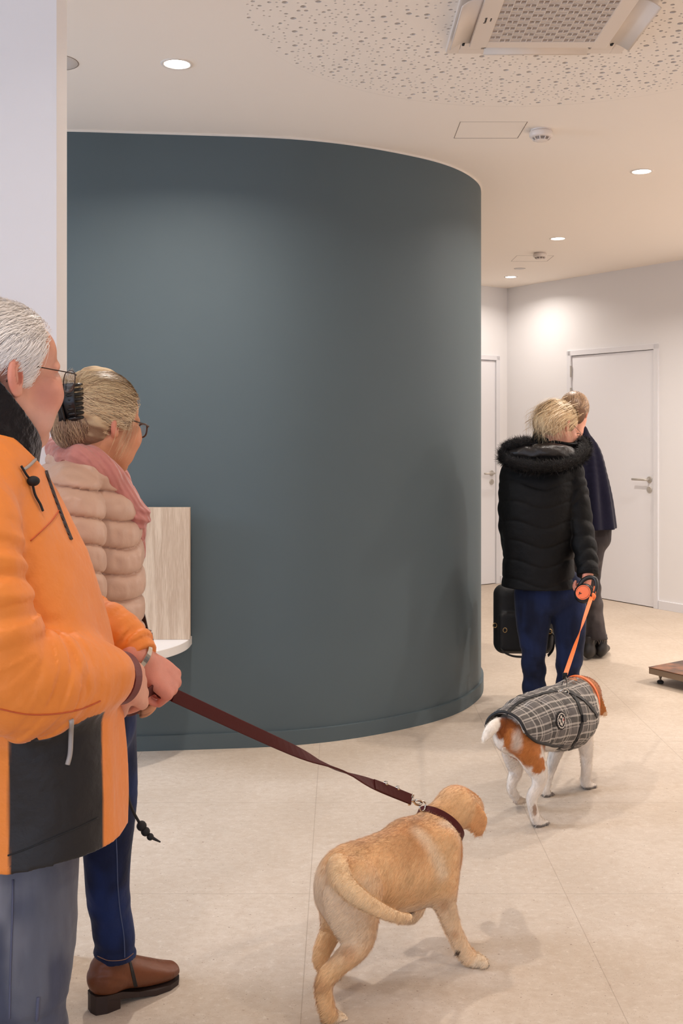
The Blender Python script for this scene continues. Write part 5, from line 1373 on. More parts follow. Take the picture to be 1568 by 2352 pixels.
if l0 is not None:
    bm = bmesh.new(); bmesh.ops.create_uvsphere(bm, u_segments=16, v_segments=10, radius=0.011, matrix=Matrix.Translation(l0 + n0 * 0.008) @ Matrix.Diagonal((1, 1, .8, 1))); from_bm('cord_toggle', bm, M_cord, man, True)
bm = bmesh.new()
tube_on(bm, bj, [(70, 1242), (92, 1222), (118, 1196), (138, 1168)], 0.0012, 0.0008); from_bm('chest_seam', bm, M_seam, man, True)
bm = bmesh.new()
tube_on(bm, bj, [(0, 1628), (60, 1640), (120, 1640), (180, 1630), (230, 1610)], 0.0013, 0.0006)
from_bm('sleeve_seam', bm, M_seam, man, True)
bm = bmesh.new(); tube_on(bm, bj, [(18, 1965), (60, 1950), (120, 1925), (180, 1900), (225, 1878)], 0.0014, 0.0004); from_bm('hem_seam', bm, M_cord, man, True)
bm = bmesh.new(); tube_on(bm, bj, [(163, 1652), (162, 1690), (160, 1730), (154, 1756)], 0.0042, 0.001); from_bm('reflective_pocket_zip', bm, M_grey, man, True)
# wrist strap, bracelet, cord at the hem
def bracelet(name, c, axis, r, w, th, m, parent, squash=1.0):
    axis = Vector(axis).normalized(); xs = axis.cross(Vector((0, 0, 1))).normalized(); ys = xs.cross(axis)
    bm = bmesh.new(); pts = [c + (xs * math.cos(a) + ys * math.sin(a) * squash) * r for a in [2 * math.pi * i / 40 for i in range(40)]]
    nn = [(xs * math.cos(a) + ys * math.sin(a)) for a in [2 * math.pi * i / 40 for i in range(40)]]
    ring_strap(bm, pts, nn, axis, w, th); return from_bm(name, bm, m, parent)
M_strapw = new_mat('wine_webbing', srgb(112, 48, 44), 0.55, bumps=[('noise', 300, 0.2, 0.001)])
bracelet('wrist_loop', P(270, 1557, 1.832), P(285, 1556, 1.85) - P(262, 1557, 1.822), 0.0415, 0.020, 0.003, M_strapw, leash, 1.05)
wb = bracelet('watch', P(316, 1513, 2.058), dL, 0.0330, 0.010, 0.003, M_chrome, None, 1.0); tag(wb, 'thin silver bangle on the left wrist of the man in orange', 'bracelet')
wb.name = 'bracelet'
bm = bmesh.new()
f0 = Mh1 @ Vector((.07, .0, -.03))
pts = catmull([P(398, 1598, 2.10), P(370, 1592, 2.07), f0 * .5 + P(350, 1590, 2.03) * .5, P(330, 1600, 1.99), P(318, 1625, 1.98), P(296, 1632, 1.95), P(282, 1620, 1.90), P(276, 1596, 1.862)], 5)
add_ribbon(bm, pts, Vector((0.2, -.3, 1)), 0.022, 0.004); from_bm('hand_loop', bm, M_burg, leash)
bm = bmesh.new(); add_tube(bm, catmull([P(286, 1790, 1.99), P(300, 1850, 2.03), P(320, 1890, 2.05)], 6), 0.0028, 8); from_bm('hem_cord', bm, M_cord, man, True)
bm = bmesh.new()
for (x, y, r) in ((325, 1897, .010), (334, 1910, .009), (345, 1922, .007)): bmesh.ops.create_uvsphere(bm, u_segments=14, v_segments=8, radius=r, matrix=Matrix.Translation(P(x, y, 2.052)))
add_tube(bm, [P(345, 1922, 2.052), P(368, 1934, 2.06)], [0.004, 0.0015], 8)
from_bm('hem_toggle', bm, M_cord, man, True)
# jeans
def denim(p, C, pale, dark, hems, c0=None):
    n = fbm(p, 9, 3); n2 = fbm(p * np.array([1, 1, .25]), 90, 5)
    n3 = fbm(p * np.array([1, 1, .35]), 16, 8); C = mixc(C, smooth01(n + .5 * n3, -.1, .8) * .7, pale); C = mixc(C, smooth01(-n3 - .4 * n, .1, .8) * .6, dark)
    return C * (1 + 0.10 * n2[:, None])
M_denim = new_mat('denim', rough=0.85, spec=0.2, sheen=0.1, attr='Col', bumps=[('noise', 1400, 0.3, 0.0005), ('noise', 12, 0.4, 0.02)])
JB = srgb(96, 97, 106)
S = SDF()
def lf(p, t): return folds(p, (6, 6, 3), 0.010, 11, 0.7) + 0.004 * np.sin(t * 9 + 3 * noise3(p, 7, 2)) * smooth01(t, 1.4, 2.2)
S.tube([(P(45, 1800, 1.87), (.165, .115)), (P(35, 1950, 1.87), (.16, .105))], k=0.02, col=JB, axis=Rm_)
S.tube([(P(38, 1930, 1.79), .088), (P(46, 2110, 1.78), .092), (P(42, 2330, 1.76), .076), (P(55, 2550, 1.78), .068), (P(40, 2790, 1.80), .064), (P(38, 2850, 1.80), .068)], k=0.03, col=JB, disp=lf)
S.tube([(P(50, 1930, 1.97), .088), (P(58, 2110, 1.99), .086), (P(56, 2330, 2.02), .075), (P(40, 2480, 2.03), .066), (P(30, 2620, 2.02), .064), (P(26, 2660, 2.02), .068)], k=0.03, col=JB, disp=lf)
jm = S.mesh('jeans', 0.0045, M_denim, man, paint=lambda p, C: denim(p, C, srgb(136, 134, 140), srgb(52, 56, 78), None))
bjm = bvh_of(jm)
bm = bmesh.new(); tube_on(bm, bjm, [(30, 2020), (28, 2120), (24, 2230), (22, 2340)], 0.0018, 0.0004); tube_on(bm, bjm, [(88, 2290), (84, 2345)], 0.003, 0.0004); from_bm('jeans_seam', bm, new_mat('seam_thread', srgb(84, 86, 106), 0.8), man, True)
M_shoe = new_mat('brown_shoe', srgb(70, 52, 40), 0.5)
def shoe(o, ang, parent, name='shoe', m=None, sc=1.0, h=.09):
    T = Matrix.Translation(o) @ RZ(ang) @ Matrix.Scale(sc, 4); S = SDF(); S.T = T
    S.tube([((.04, 0, .055), (.036, .045)), ((.10, 0, .05), (.042, .040)), ((.19, 0, .036), (.045, .028)), ((.24, 0, .032), (.034, .022))], k=.02, col=(0.05, .035, .025), axis=(0, 1, 0))
    S.tube([((.05, 0, .06), .038), ((.052, 0, h), .040)], k=.02, col=(0.05, .035, .025), flat1=True)
    S.T = Matrix.Identity(4); S.post.append(lambda p, d: np.maximum(d, -(p[:, 2] - 0.001)))
    return S.mesh(name, 0.005, m or M_shoe, parent)
fr_ = P(38, 2850, 1.80); shoe(Vector((fr_.x - .06, fr_.y - .02, 0)), 28, man)
fl_ = P(26, 2660, 2.02); shoe(Vector((fl_.x - .06, fl_.y - .02, 0)), 28, man)
# ------------------------------------------------------------------ woman in the pale pink puffer jacket
SKW = srgb(214, 150, 112)
wom = empty('person', Vector((-0.55, 2.58, 0)), 'woman in glasses with clipped-up blonde hair, pink puffer jacket and pink scarf', 'person')
Tw = Matrix.Translation(P(232, 972, 2.60)) @ RZ(54) @ RY(10) @ Matrix.Scale(0.97, 4); Lw = loc_fn(Tw)
hw = Vector((math.cos(math.radians(35)), math.sin(math.radians(35)), 0)); rw = Vector((hw.y, -hw.x, 0)); Rw_ = tuple(rw); hwn = np.array(hw); rwn = np.array(rw)
S = SDF(); head(Tw, S, SKW, srgb(190, 110, 96), old=True, female=True)
S.tube([(Tw @ Vector((-.022, 0, -.055)), .052), (Tw @ Vector((-.045, 0, -.14)), .052), (P(175, 1120, 2.62), .062)], k=0.03, col=SKW)
S.tube([(P(178, 1130, 2.62), (.13, .06)), (P(188, 1250, 2.60), (.13, .085)), (P(195, 1450, 2.60), (.13, .09)), (P(200, 1640, 2.60), (.14, .10))], k=0.03, col=SKW, axis=Rw_)
S.tube([(P(165, 1150, 2.44), .04), (P(170, 1300, 2.40), .036), (P(186, 1430, 2.41), .034), (P(250, 1500, 2.54), .028), (P(290, 1530, 2.62), .024)], k=.02, col=SKW)
S.tube([(P(215, 1150, 2.74), .04), (P(235, 1300, 2.78), .036), (P(240, 1440, 2.78), .034), (P(275, 1500, 2.78), .028), (P(300, 1530, 2.74), .024)], k=.02, col=SKW)
hand(S, P(290, 1530, 2.62), Vector((.6, .5, -.5)), Vector((0, -.6, .8)), -1, [(.7, .8, .5)] * 4, 0.88, SKW, None)
hand(S, P(300, 1530, 2.74), Vector((.6, .1, -.6)), Vector((0, .3, .9)), 1, [(.7, .8, .5)] * 4, 0.88, SKW, None)
def wom_paint(p, C):
    q = Lw(p); n = fbm(p, 40, 4); isS = (C[:, 0] > 0.35) & (C[:, 2] < 0.45)
    C = mixc(C, isS * (1 - smooth01(np.linalg.norm(q - np.array([.06, -.045, -.03]), axis=1), .01, .045)) * .35, srgb(218, 132, 100))
    C = mixc(C, isS * (1 - smooth01(np.linalg.norm(q - np.array([.035, -.06, -.062]), axis=1), .001, .004)) * .5, srgb(150, 96, 70))
    return C * (1 + 0.05 * n[:, None])
S.mesh('body', 0.0032, M_skin, wom, paint=wom_paint)
BL = np.array(srgb(214, 184, 142)); BLD = np.array(srgb(142, 112, 88)); BLH = np.array(srgb(238, 216, 176))
def hair_region_w(q):
    x, y, z = q[:, 0], np.abs(q[:, 1]), q[:, 2]
    line = x - (.060 + .30 * z - .55 * np.maximum(y - .03, 0))
    low = (-.012 - .075 * smooth01(-x, -.004, .03)) - z
    ear = .021 - np.sqrt((x + .014) ** 2 + ((z + .020) / 1.2) ** 2)
    return np.maximum(np.maximum(line, low), np.where(y > .06, ear, -1))
def wh_disp(p, q): return 0.0030 * noise3(Lw(p) * np.array([18, 60, 60]), 1.0, 3) + 0.0015 * noise3(Lw(p) * np.array([30, 160, 160]), 1.0, 7)
S = SDF(); S.T = Tw
S.ell((-.014, 0, .036), (.110, .086, .094), k=0.008, col=BL, disp=wh_disp)
S.ell((-.060, 0, -.020), (.062, .066, .062), k=0.03, col=BLD, disp=wh_disp)
S.ell((-.030, 0, .09), (.06, .05, .045), k=0.03, col=BL, disp=wh_disp)
S.ell((-.098, 0, -.028), (.034, .050, .050), k=0.015, col=BLD, disp=wh_disp)
S.ell((-.100, 0, .060), (.026, .040, .030), k=0.012, col=BL, disp=wh_disp)
S.T = Matrix.Identity(4); S.post.append(lambda p, d: np.maximum(d, hair_region_w(Lw(p)) * 0.8))
def wh_paint(p, C):
    q = Lw(p); n = noise3(q * np.array([14, 70, 70]), 1.0, 4)
    C = mixc(C, smooth01(-n, -.1, .8) * .6, BLD); C = mixc(C, smooth01(n, .2, .9) * .5, BLH)
    return C
S.mesh('hair', 0.0030, M_hairbase, wom, paint=wh_paint)
rs = np.random.RandomState(9)
def hair_cols(n, t=None, a=BL, b=BLD, c=BLH, dark=0.35):
    u = rs.rand(n, 1); col = np.where(u < dark, b + (a - b) * rs.rand(n, 1), a + (c - a) * rs.rand(n, 1) ** 2); return col * (0.85 + 0.3 * rs.rand(n, 1))
def sample_region(n, c, r, reg, rs):
    d = rs.randn(n * 6, 3); d /= np.linalg.norm(d, axis=1)[:, None]; q = np.array(c) + d * np.array(r); q = q[reg(q) < 0.0]; return q[:n]
cW, rW = (-.014, 0, .036), (.112, .088, .096)
st = sample_region(5200, cW, rW, hair_region_w, rs); top = st[:, 2] > -0.0
clip = np.array([-.104, 0, .040]); en = clip + rs.randn(len(st), 3) * np.array([.006, .014, .020])
# start from the hairline in front of each sample
st2 = st + (st - en) * (0.35 * rs.rand(len(st), 1)); st2 = np.where((hair_region_w(st2) < 0.002)[:, None], st2, st)
pth = ell_paths(rs, st2, en, cW, rW, 11, 0.007, 0.03)
strands('hair_strands', to_world(Tw, pth), 0.0007, hair_cols(len(st)), M_hair, wom, np.array(Tw.translation))
# gathered hair under the clip
n = 1800; c2 = (-.085, 0, -.022); r2 = (.050, .058, .058)
d = rs.randn(n, 3); d /= np.linalg.norm(d, axis=1)[:, None]; d[:, 0] = -np.abs(d[:, 0]); s2 = np.array(c2) + d * np.array(r2)
e2 = np.array([-.115, 0, .025]) + rs.randn(n, 3) * np.array([.006, .012, .010])
strands('gathered_hair', to_world(Tw, ell_paths(rs, s2, e2, c2, r2, 8, .006, .08)), .0007, hair_cols(n, a=BLD * 1.25, b=BLD * .7, c=BL, dark=.5), M_hair, wom, np.array(Tw.translation))
# loose wisps in front of the ear and above the clip
n = 34; s3 = np.array([.03, -.080, .02]) + rs.randn(n, 3) * np.array([.016, .002, .012]); t = np.linspace(0, 1, 9)[None, :, None]
w3 = s3[:, None] + t * np.array([-.028, -.004, -.10]) + np.sin(t * 3.0) * np.array([.012, -.006, 0]) * rs.rand(n, 1, 1) + rs.randn(n, 1, 3) * .003 * t
strands('loose_wisps', to_world(Tw, w3), .0005, hair_cols(n), M_hair, wom, np.array(Tw.translation))
n = 500; s4 = clip + np.array([.006, 0, .02]) + rs.randn(n, 3) * np.array([.004, .014, .008])
w4 = s4[:, None] + t * np.array([-.014, 0, .034]) + np.sin(t * 2.8) * np.array([-.022, 0, -.004]) + rs.randn(n, 1, 3) * .006 * t
strands('bun_tips', to_world(Tw, w4), .0006, hair_cols(n), M_hair, wom, np.array(Tw.translation))
# black claw clip
bm = bmesh.new(); M_claw = new_mat('black_claw', srgb(16, 15, 18), 0.3)
Tc = Tw @ Matrix.Translation((-.128, -.020, .030)) @ RY(-18)
for s_ in (-1, 1):
    for i in range(8):
        z = -.040 + i * .0115
        add_tube(bm, [Tc @ Vector(v) for v in catmull([Vector((-.012, s_ * .004, z)), Vector((-.014, s_ * .022, z)), Vector((.004, s_ * .034, z)), Vector((.022, s_ * .030, z))], 3)], [.0042] * 8 + [.003] * 2, 6)
    add_ribbon(bm, [Tc @ Vector(v) for v in ((-.015, s_ * .010, -.045), (-.019, s_ * .013, 0), (-.015, s_ * .010, .046))], (Tw.to_3x3() @ Vector((.5, s_, 0))), .046, .005)
clipo = tag(from_bm('hair_clip', bm, M_claw, None, True), 'black claw clip holding up the blonde hair of the woman in pink', 'hair clip')
glasses(Tw, new_mat('tortoise_frame', srgb(72, 44, 28), 0.3), 'brown tortoiseshell glasses worn by the woman with the pink scarf', wom, w=.024, h=.018, r=.0022, x=.112, tr=.0019)

PK = srgb(212, 174, 150)
M_puff = new_mat('puffer_nylon', rough=0.42, spec=0.45, sheen=0.1, attr='Col', bumps=[('noise', 40, 0.35, 0.006), ('noise', 1200, 0.06, 0.0004)])
def puff(p, t, L=0.062, amp=0.013, ph=0.0, wob=0.012):
    u = (p[:, 2] + ph + 1.7 * wob * noise3(p, 6, 6) + .05 * np.maximum((p - np.array(P(205, 1300, 2.61))) @ hwn, 0)) / L; f = u - np.floor(u)
    return amp * (1 - np.abs(2 * f - 1) ** 3.2) - amp * .35 - .004 * (np.abs(2 * f - 1) > .93) + 0.0022 * noise3(p * np.array([1, 1, .5]), 60, 4) * (1 - np.abs(2 * f - 1) ** 2) * 1.3 + folds(p, (8, 8, 8), .004, 5)
S = SDF()
S.tube([(P(178, 1092, 2.62), (.100, .070)), (P(180, 1118, 2.62), (.150, .095)), (P(196, 1180, 2.61), (.155, .116)), (P(205, 1300, 2.61), (.152, .124)), (P(204, 1400, 2.61), (.150, .124)), (P(202, 1500, 2.61), (.155, .130)), (P(198, 1610, 2.60), (.182, .134))], k=0.02, col=PK, axis=Rw_, disp=lambda p, t: puff(p, t))
S.post.append(lambda p, d: np.maximum(d, -(p[:, 2] - 0.80)))
# sleeve seam: near arm laid on top of the body
S.tube([(P(165, 1116, 2.50), .062), (P(168, 1180, 2.42), .068), (P(172, 1300, 2.39), .064), (P(186, 1420, 2.40), .058), (P(225, 1480, 2.49), .052), (P(275, 1520, 2.58), .042), (P(288, 1529, 2.61), .036)], k=0.002, col=PK, disp=lambda p, t: puff(p, t, .060, .012, .02, .02))
S.tube([(P(220, 1125, 2.72), .058), (P(240, 1200, 2.77), .062), (P(245, 1320, 2.79), .058), (P(246, 1440, 2.79), .055), (P(275, 1500, 2.78), .046), (P(298, 1528, 2.745), .036)], k=0.008, col=PK, disp=lambda p, t: puff(p, t, .060, .012, .04, .02))
S.tube([(P(120, 1078, 2.66), .022), (P(150, 1075, 2.54), .024), (P(200, 1078, 2.48), .022), (P(235, 1100, 2.50), .018)], k=0.010, col=PK, disp=lambda p, t: folds(p, (25, 25, 25), .005, 4))
wj = S.mesh('puffer_jacket', 0.0036, M_puff, wom, paint=lambda p, C: C * (1 + .03 * fbm(p, 8, 2)[:, None]))
# scarf
PS = srgb(206, 138, 128)
M_scarf = new_mat('scarf_cloth', rough=0.9, spec=0.15, sheen=0.4, attr='Col', bumps=[('wave', 26, 0.5, 0.004), ('noise', 900, 0.2, 0.0006), ('noise', 60, .4, .006)])
def sf(p, t): return 0.006 * np.abs(np.sin(t * 1.3 + 24 * (p[:, 2] * .7 + (p @ hwn) * .55) * 1.6 + 3 * noise3(p, 9, 3))) + folds(p, (18, 18, 18), .004, 9)
S = SDF()
S.tube([(P(142, 1030, 2.66), .032), (P(160, 1045, 2.56), .033), (P(198, 1056, 2.50), .032), (P(235, 1078, 2.51), .030), (P(262, 1108, 2.54), .028), (P(288, 1150, 2.56), .028), (P(306, 1182, 2.59), .032)], k=0.02, col=PS, disp=sf)
S.tube([(P(142, 1030, 2.66), .032), (P(170, 1038, 2.76), .032), (P(215, 1055, 2.80), .030), (P(262, 1092, 2.76), .028), (P(292, 1145, 2.70), .028), (P(308, 1182, 2.64), .030)], k=0.02, col=PS, disp=sf)
S.ell(P(312, 1188, 2.58), (.034, .036, .030), k=.015, col=PS, disp=lambda p, q: .004 * np.sin(q[:, 2] * 260 + q[:, 0] * 120))
S.tube([(P(312, 1205, 2.62), .022), (P(316, 1240, 2.66), .020), (P(318, 1275, 2.68), .014)], k=.012, col=PS, disp=sf)
S.mesh('scarf', 0.0030, M_scarf, wom, paint=lambda p, C: C * (1 + .10 * fbm(p, 30, 2)[:, None]))
# striped shirt collar and reddish lining at the nape
bm = bmesh.new(); add_tube(bm, catmull([P(118, 1040, 2.70), P(130, 1048, 2.60), P(152, 1062, 2.52), P(180, 1068, 2.485)], 5), 0.014, 10)
from_bm('jacket_lining', bm, new_mat('red_lining', srgb(150, 76, 64), 0.6), wom, True)
# jeans
NV = srgb(26, 33, 60)
S = SDF()
def lw_(p, t): return folds(p, (8, 8, 4), 0.006, 13, 0.7) + 0.0016 * np.sin(t * 12 + 6 * noise3(p, 8, 2)) * smooth01(t, 3.6, 4.6)
S.tube([(P(198, 1590, 2.60), (.15, .115)), (P(200, 1650, 2.60), (.15, .115))], k=.02, col=NV, axis=Rw_)
S.tube([(P(228, 1650, 2.66), .088), (P(238, 1800, 2.63), .080), (P(245, 1880, 2.61), .066), (P(245, 1970, 2.61), .057), (P(249, 2060, 2.63), .054), (P(262, 2150, 2.645), .050), (P(265, 2205, 2.645), .053), (P(265, 2240, 2.645), .054)], k=.03, col=NV, disp=lw_)
S.tube([(P(175, 1650, 2.52), .085), (P(150, 1780, 2.48), .076), (P(100, 1930, 2.45), .060), (P(65, 2080, 2.44), .052), (P(30, 2200, 2.44), .048), (P(22, 2240, 2.44), .048)], k=.03, col=NV, disp=lw_)
ankn = np.array(P(268, 2205, 2.665)); S.post.append(lambda p, d: np.maximum(d, -(p[:, 2] - 0.118)))
wjn = S.mesh('jeans', 0.004, M_denim, wom, paint=lambda p, C: denim(p, C, srgb(34, 50, 96), srgb(13, 15, 30), None))
bw = bvh_of(wjn)
M_stitch = new_mat('jeans_stitch', srgb(70, 80, 110), 0.8)
bm = bmesh.new(); tube_on(bm, bw, [(264, 1890), (268, 1960), (270, 2030), (275, 2090), (284, 2150), (286, 2200)], 0.0016, 0.0006, 8); from_bm('side_seam', bm, M_stitch, wom, True)
bm = bmesh.new(); tube_on(bm, bw, [(224, 2196), (250, 2206), (285, 2204), (306, 2190)], 0.0010, 0.0006, 8); from_bm('hem_stitch', bm, new_mat('brown_stitch', srgb(140, 100, 76), 0.8), wom, True)
# ankle boots
M_boot = new_mat('brown_leather', rough=0.42, spec=0.4, attr='Col', bumps=[('noise', 90, 0.25, 0.003), ('noise', 500, .15, .0006)])
M_sole = new_mat('dark_sole', srgb(48, 32, 26), 0.6)
def boot(o, ang, parent):
    T = Matrix.Translation(o) @ RZ(ang) @ Matrix.Scale(1.0, 4); Lb = loc_fn(T); S = SDF(); S.T = T; c = srgb(112, 62, 35)
    S.tube([((.045, 0, .085), (.036, .040)), ((.095, 0, .072), (.040, .040)), ((.150, 0, .052), (.043, .034)), ((.205, 0, .036), (.042, .024)), ((.232, 0, .032), (.032, .018))], k=.02, col=c, axis=(0, 1, 0))
    S.ell((.040, 0, .075), (.040, .036, .035), k=.02, col=c)
    S.tube([((.052, 0, .08), (.037, .045)), ((.060, 0, .12), (.038, .044)), ((.062, 0, .145), (.036, .041))], k=.025, col=c, axis=(0, 1, 0), flat1=True, disp=lambda p, t: .002 * np.sin(t * 9 + 5 * noise3(p, 14, 2)))
    S.T = Matrix.Identity(4)
    S.post.append(lambda p, d: np.maximum(d, -(Lb(p)[:, 2] - np.interp(Lb(p)[:, 0], [0, .07, .14, .25], [.046, .040, .014, .014]))))
    def pt(p, C):
        q = Lb(p); n = fbm(p, 25, 3); C = mixc(C, smooth01(n, .1, .9) * .35, srgb(92, 48, 28)); C = mixc(C, smooth01(q[:, 0], .13, .24) * smooth01(-q[:, 2], -.06, -.02) * .5, srgb(78, 48, 34)); return C
    up = S.mesh('boot_upper', 0.003, M_boot, None, paint=pt)
    root = empty('boot', o); root.parent = parent; root.matrix_parent_inverse = Matrix.Translation(parent.location).inverted(); up.parent = root; up.matrix_parent_inverse = Matrix.Translation(root.location).inverted()
    def out(sh, x0, x1):
        pts = []
        prof = [(0, .0), (.004, .020), (.03, .031), (.07, .031), (.12, .029), (.165, .039), (.205, .041), (.235, .030), (.249, .012), (.2515, 0)]
        L_ = [(x, y) for x, y in prof if x0 <= x <= x1]; 
        if x1 < .2: L_ = L_ + [(x1, .031)]
        return [(x, y + sh if y > 0 else y) for x, y in L_] + [(x, -(y + sh)) for x, y in reversed(L_) if y > 0]
    bm = bmesh.new(); n_ = 0
    o2 = out(.002, 0, .26); a = [bm.verts.new(T @ Vector((x, y, float(np.interp(x, [0, .07, .14, .25], [.036, .030, .001, .001]))))) for x, y in o2]; b = [bm.verts.new(T @ Vector((x, y, float(np.interp(x, [0, .07, .14, .25], [.047, .041, .0145, .0145]))))) for x, y in o2]
    for i in range(len(a)): bm.faces.new((a[i], a[(i + 1) % len(a)], b[(i + 1) % len(a)], b[i]))
    bm.faces.new(a); bm.faces.new(b); q_ = from_bm('sole', bm, M_sole, None); q_.parent = root; q_.matrix_parent_inverse = Matrix.Translation(root.location).inverted()
    bm = bmesh.new(); hl_ = out(.001, 0, .066); prism(bm, hl_, 0.0, .037); bm.transform(T); q_ = from_bm('heel', bm, M_sole, None); q_.parent = root; q_.matrix_parent_inverse = Matrix.Translation(root.location).inverted()
    bu = bvh_of(up); bm = bmesh.new(); strap_on(bm, bu, [(297, 2206), (302, 2225), (308, 2250), (312, 2266)], .009, .002, .0008); 
    if len(bm.verts):
        q_ = from_bm('boot_zip', bm, M_blk, None); q_.parent = root; q_.matrix_parent_inverse = Matrix.Translation(root.location).inverted()
    else: bm.free()
    return root
boot(Vector((P(222, 2318, 2.615).x - .012, 2.60, 0)), 41, wom)
bt = P(22, 2250, 2.44); boot(Vector((bt.x - .01, bt.y - .06, 0)), 80, wom)
# brown strap with silver buckle at her hip
stp = empty('shoulder_bag', P(345, 1500, 2.62), 'dark brown handbag strap with a silver buckle at the hip of the woman in pink', 'bag')
M_bag = new_mat('dark_brown_leather', srgb(58, 26, 20), 0.4)
bm = bmesh.new(); add_ribbon(bm, catmull([P(316, 1345, 2.64), P(322, 1385, 2.655), P(332, 1430, 2.65), P(340, 1470, 2.64), P(344, 1500, 2.63), P(346, 1532, 2.62)], 5), Vector((.9, -.3, .1)), .012, .004); from_bm('bag_strap', bm, M_bag, stp)
bm = bmesh.new(); add_ribbon(bm, catmull([P(341, 1455, 2.63), P(346, 1490, 2.62), P(349, 1528, 2.61), P(352, 1545, 2.61)], 5), Vector((.9, -.3, .1)), .020, .008); from_bm('bag_tab', bm, M_bag, stp)
for (x, y, w_, h_) in ((340, 1456, .012, .022), (343, 1476, .014, .008), (345, 1501, .016, .010)):
    bm = bmesh.new(); c = P(x, y, 2.612); add_box(bm, (-w_ / 2, -.002, -h_ / 2), (w_ / 2, .002, h_ / 2), .001, M=Matrix.Translation(c) @ RY(18)); from_bm('silver_buckle', bm, M_chrome, stp)

# ------------------------------------------------------------------ woman in the black parka
blw = empty('person', Vector((1.0, 5.3, 0)), 'woman with half-tied blonde hair seen from behind in a black fur-hooded parka', 'person')
Tb = Matrix.Translation(P(1284, 978, 5.27)) @ RZ(38) @ RY(30) @ Matrix.Scale(0.95, 4); Lb_ = loc_fn(Tb)
S = SDF(); head(Tb, S, SK, LIP, female=True)
S.tube([(Tb @ Vector((-.022, 0, -.05)), .052), (P(1262, 1040, 5.30), .058)], k=.03, col=SK)
S.tube([(P(1240, 1070, 5.32), (.14, .07)), (P(1237, 1150, 5.32), (.14, .10)), (P(1236, 1290, 5.32), (.12, .08))], k=.03, col=SK, axis=(1, -.15, 0))
S.tube([(P(1318, 1090, 5.27), .045), (P(1332, 1190, 5.25), .04), (P(1342, 1270, 5.19), .034), (P(1350, 1316, 5.14), .026)], k=.02, col=SK)
S.tube([(P(1172, 1100, 5.32), .045), (P(1170, 1200, 5.34), .04), (P(1184, 1270, 5.42), .034), (P(1206, 1298, 5.48), .026)], k=.02, col=SK)
hand(S, P(1350, 1316, 5.14), Vector((-.25, -.15, -1)), Vector((.75, -.6, .1)), 1, [(1.1, 1.3, .8)] * 4, 0.9, SKR, NAIL, thumb=(.9, .12, -.4))
hand(S, P(1208, 1296, 5.48), Vector((0.1, .1, -1)), Vector((-.8, -.5, 0)), -1, [(1.1, 1.3, .8)] * 4, 0.9, SKR, None)
S.mesh('body', 0.0042, M_skin, blw)
cB, rB = (-.014, 0, .036), (.112, .088, .096)
def reg_b(q):
    x, y, z = q[:, 0], np.abs(q[:, 1]), q[:, 2]
    return np.maximum(np.maximum(x - (.055 + .3 * z - .4 * np.maximum(y - .03, 0)), -.09 - z), np.where((y > .06) & (x > -.01), -.02 - z, -1))
S = SDF(); S.T = Tb
S.ell(cB, (.110, .086, .094), k=.01, col=BL); S.ell((-.075, .0, -.02), (.055, .080, .075), k=.03, col=BL, disp=lambda p, q: .006 * np.sin(q[:, 1] * 90 + q[:, 2] * 30)); S.ell((-.095, .03, -.03), (.05, .06, .06), k=.02, col=BLH, disp=lambda p, q: .006 * np.sin(q[:, 1] * 110))
S.T = Matrix.Identity(4); S.post.append(lambda p, d: np.maximum(d, reg_b(Lb_(p)) * .8))
S.mesh('hair', 0.004, M_hairbase, blw, paint=lambda p, C: mixc(C, smooth01(noise3(Lb_(p) * np.array([25, 90, 25]), 1.0, 4), 0, .8) * .6, BLD))
rs = np.random.RandomState(12)
tie = np.array([-.100, .012, .085])
st = sample_region(1500, cB, rB, lambda q: np.maximum(reg_b(q), .045 - q[:, 2]), rs); en = tie + rs.randn(len(st), 3) * .006
strands('hair_strands', to_world(Tb, ell_paths(rs, st, en, cB, rB, 9, .006, .03)), .0009, hair_cols(len(st)), M_hair, blw, np.array(Tb.translation))
n = 1600; t = np.linspace(0, 1, 12)[None, :, None]   # waves falling to the collar
s5 = np.where(rs.rand(n, 1) < .45, tie + rs.randn(n, 3) * .01, np.array([-.07, 0, .03]) + rs.randn(n, 3) * np.array([.03, .06, .03]))
fan = np.clip(rs.randn(n, 1, 3), -1.4, 1.4) * np.array([.026, .012, .008])
w5 = to_world(Tb, s5)[:, None] + t * (np.array([-.055, -.030, -.085]) + fan) + np.sin(t * 8 + rs.rand(n, 1, 1) * 1.2) * np.array([.009, .006, 0]) * t + np.sin(t * 3.1) * np.array([-.022, -.012, .012])
strands('loose_waves', w5, .0010, hair_cols(n, a=BL * 1.08, c=BLH * 1.05, dark=.3), M_hair, blw, np.array(Tb.translation))
glasses(Tb, new_mat('pale_brown_frame', srgb(120, 92, 76), 0.3), 'thin brown glasses on the woman in the black parka', blw, r=.0022, x=.114)
BKC = srgb(10, 9, 9)
M_parka = new_mat('black_parka', rough=0.62, spec=0.22, attr='Col', bumps=[('noise', 30, 0.4, 0.01), ('noise', 1000, .1, .0005)])
def pk(p, t):
    zz = p[:, 2] + .018 * np.cos((p[:, 0] - 1.0) * 22); u = zz / .098; f = u - np.floor(u)
    return .006 * (1 - np.abs(2 * f - 1) ** 6) + folds(p, (9, 9, 7), .005, 4)
def pks(p, t): return .007 * np.abs(np.sin(t * 5.2 + 2.5 * noise3(p, 9, 3))) + folds(p, (16, 16, 16), .004, 2)
S = SDF()
S.tube([(P(1243, 1048, 5.32), (.13, .08)), (P(1240, 1078, 5.32), (.185, .12)), (P(1237, 1130, 5.32), (.196, .15)), (P(1236, 1210, 5.32), (.186, .155)), (P(1236, 1290, 5.32), (.172, .155)), (P(1238, 1360, 5.32), (.186, .160))], k=.02, col=BKC, axis=(1, -.12, 0), disp=pk)
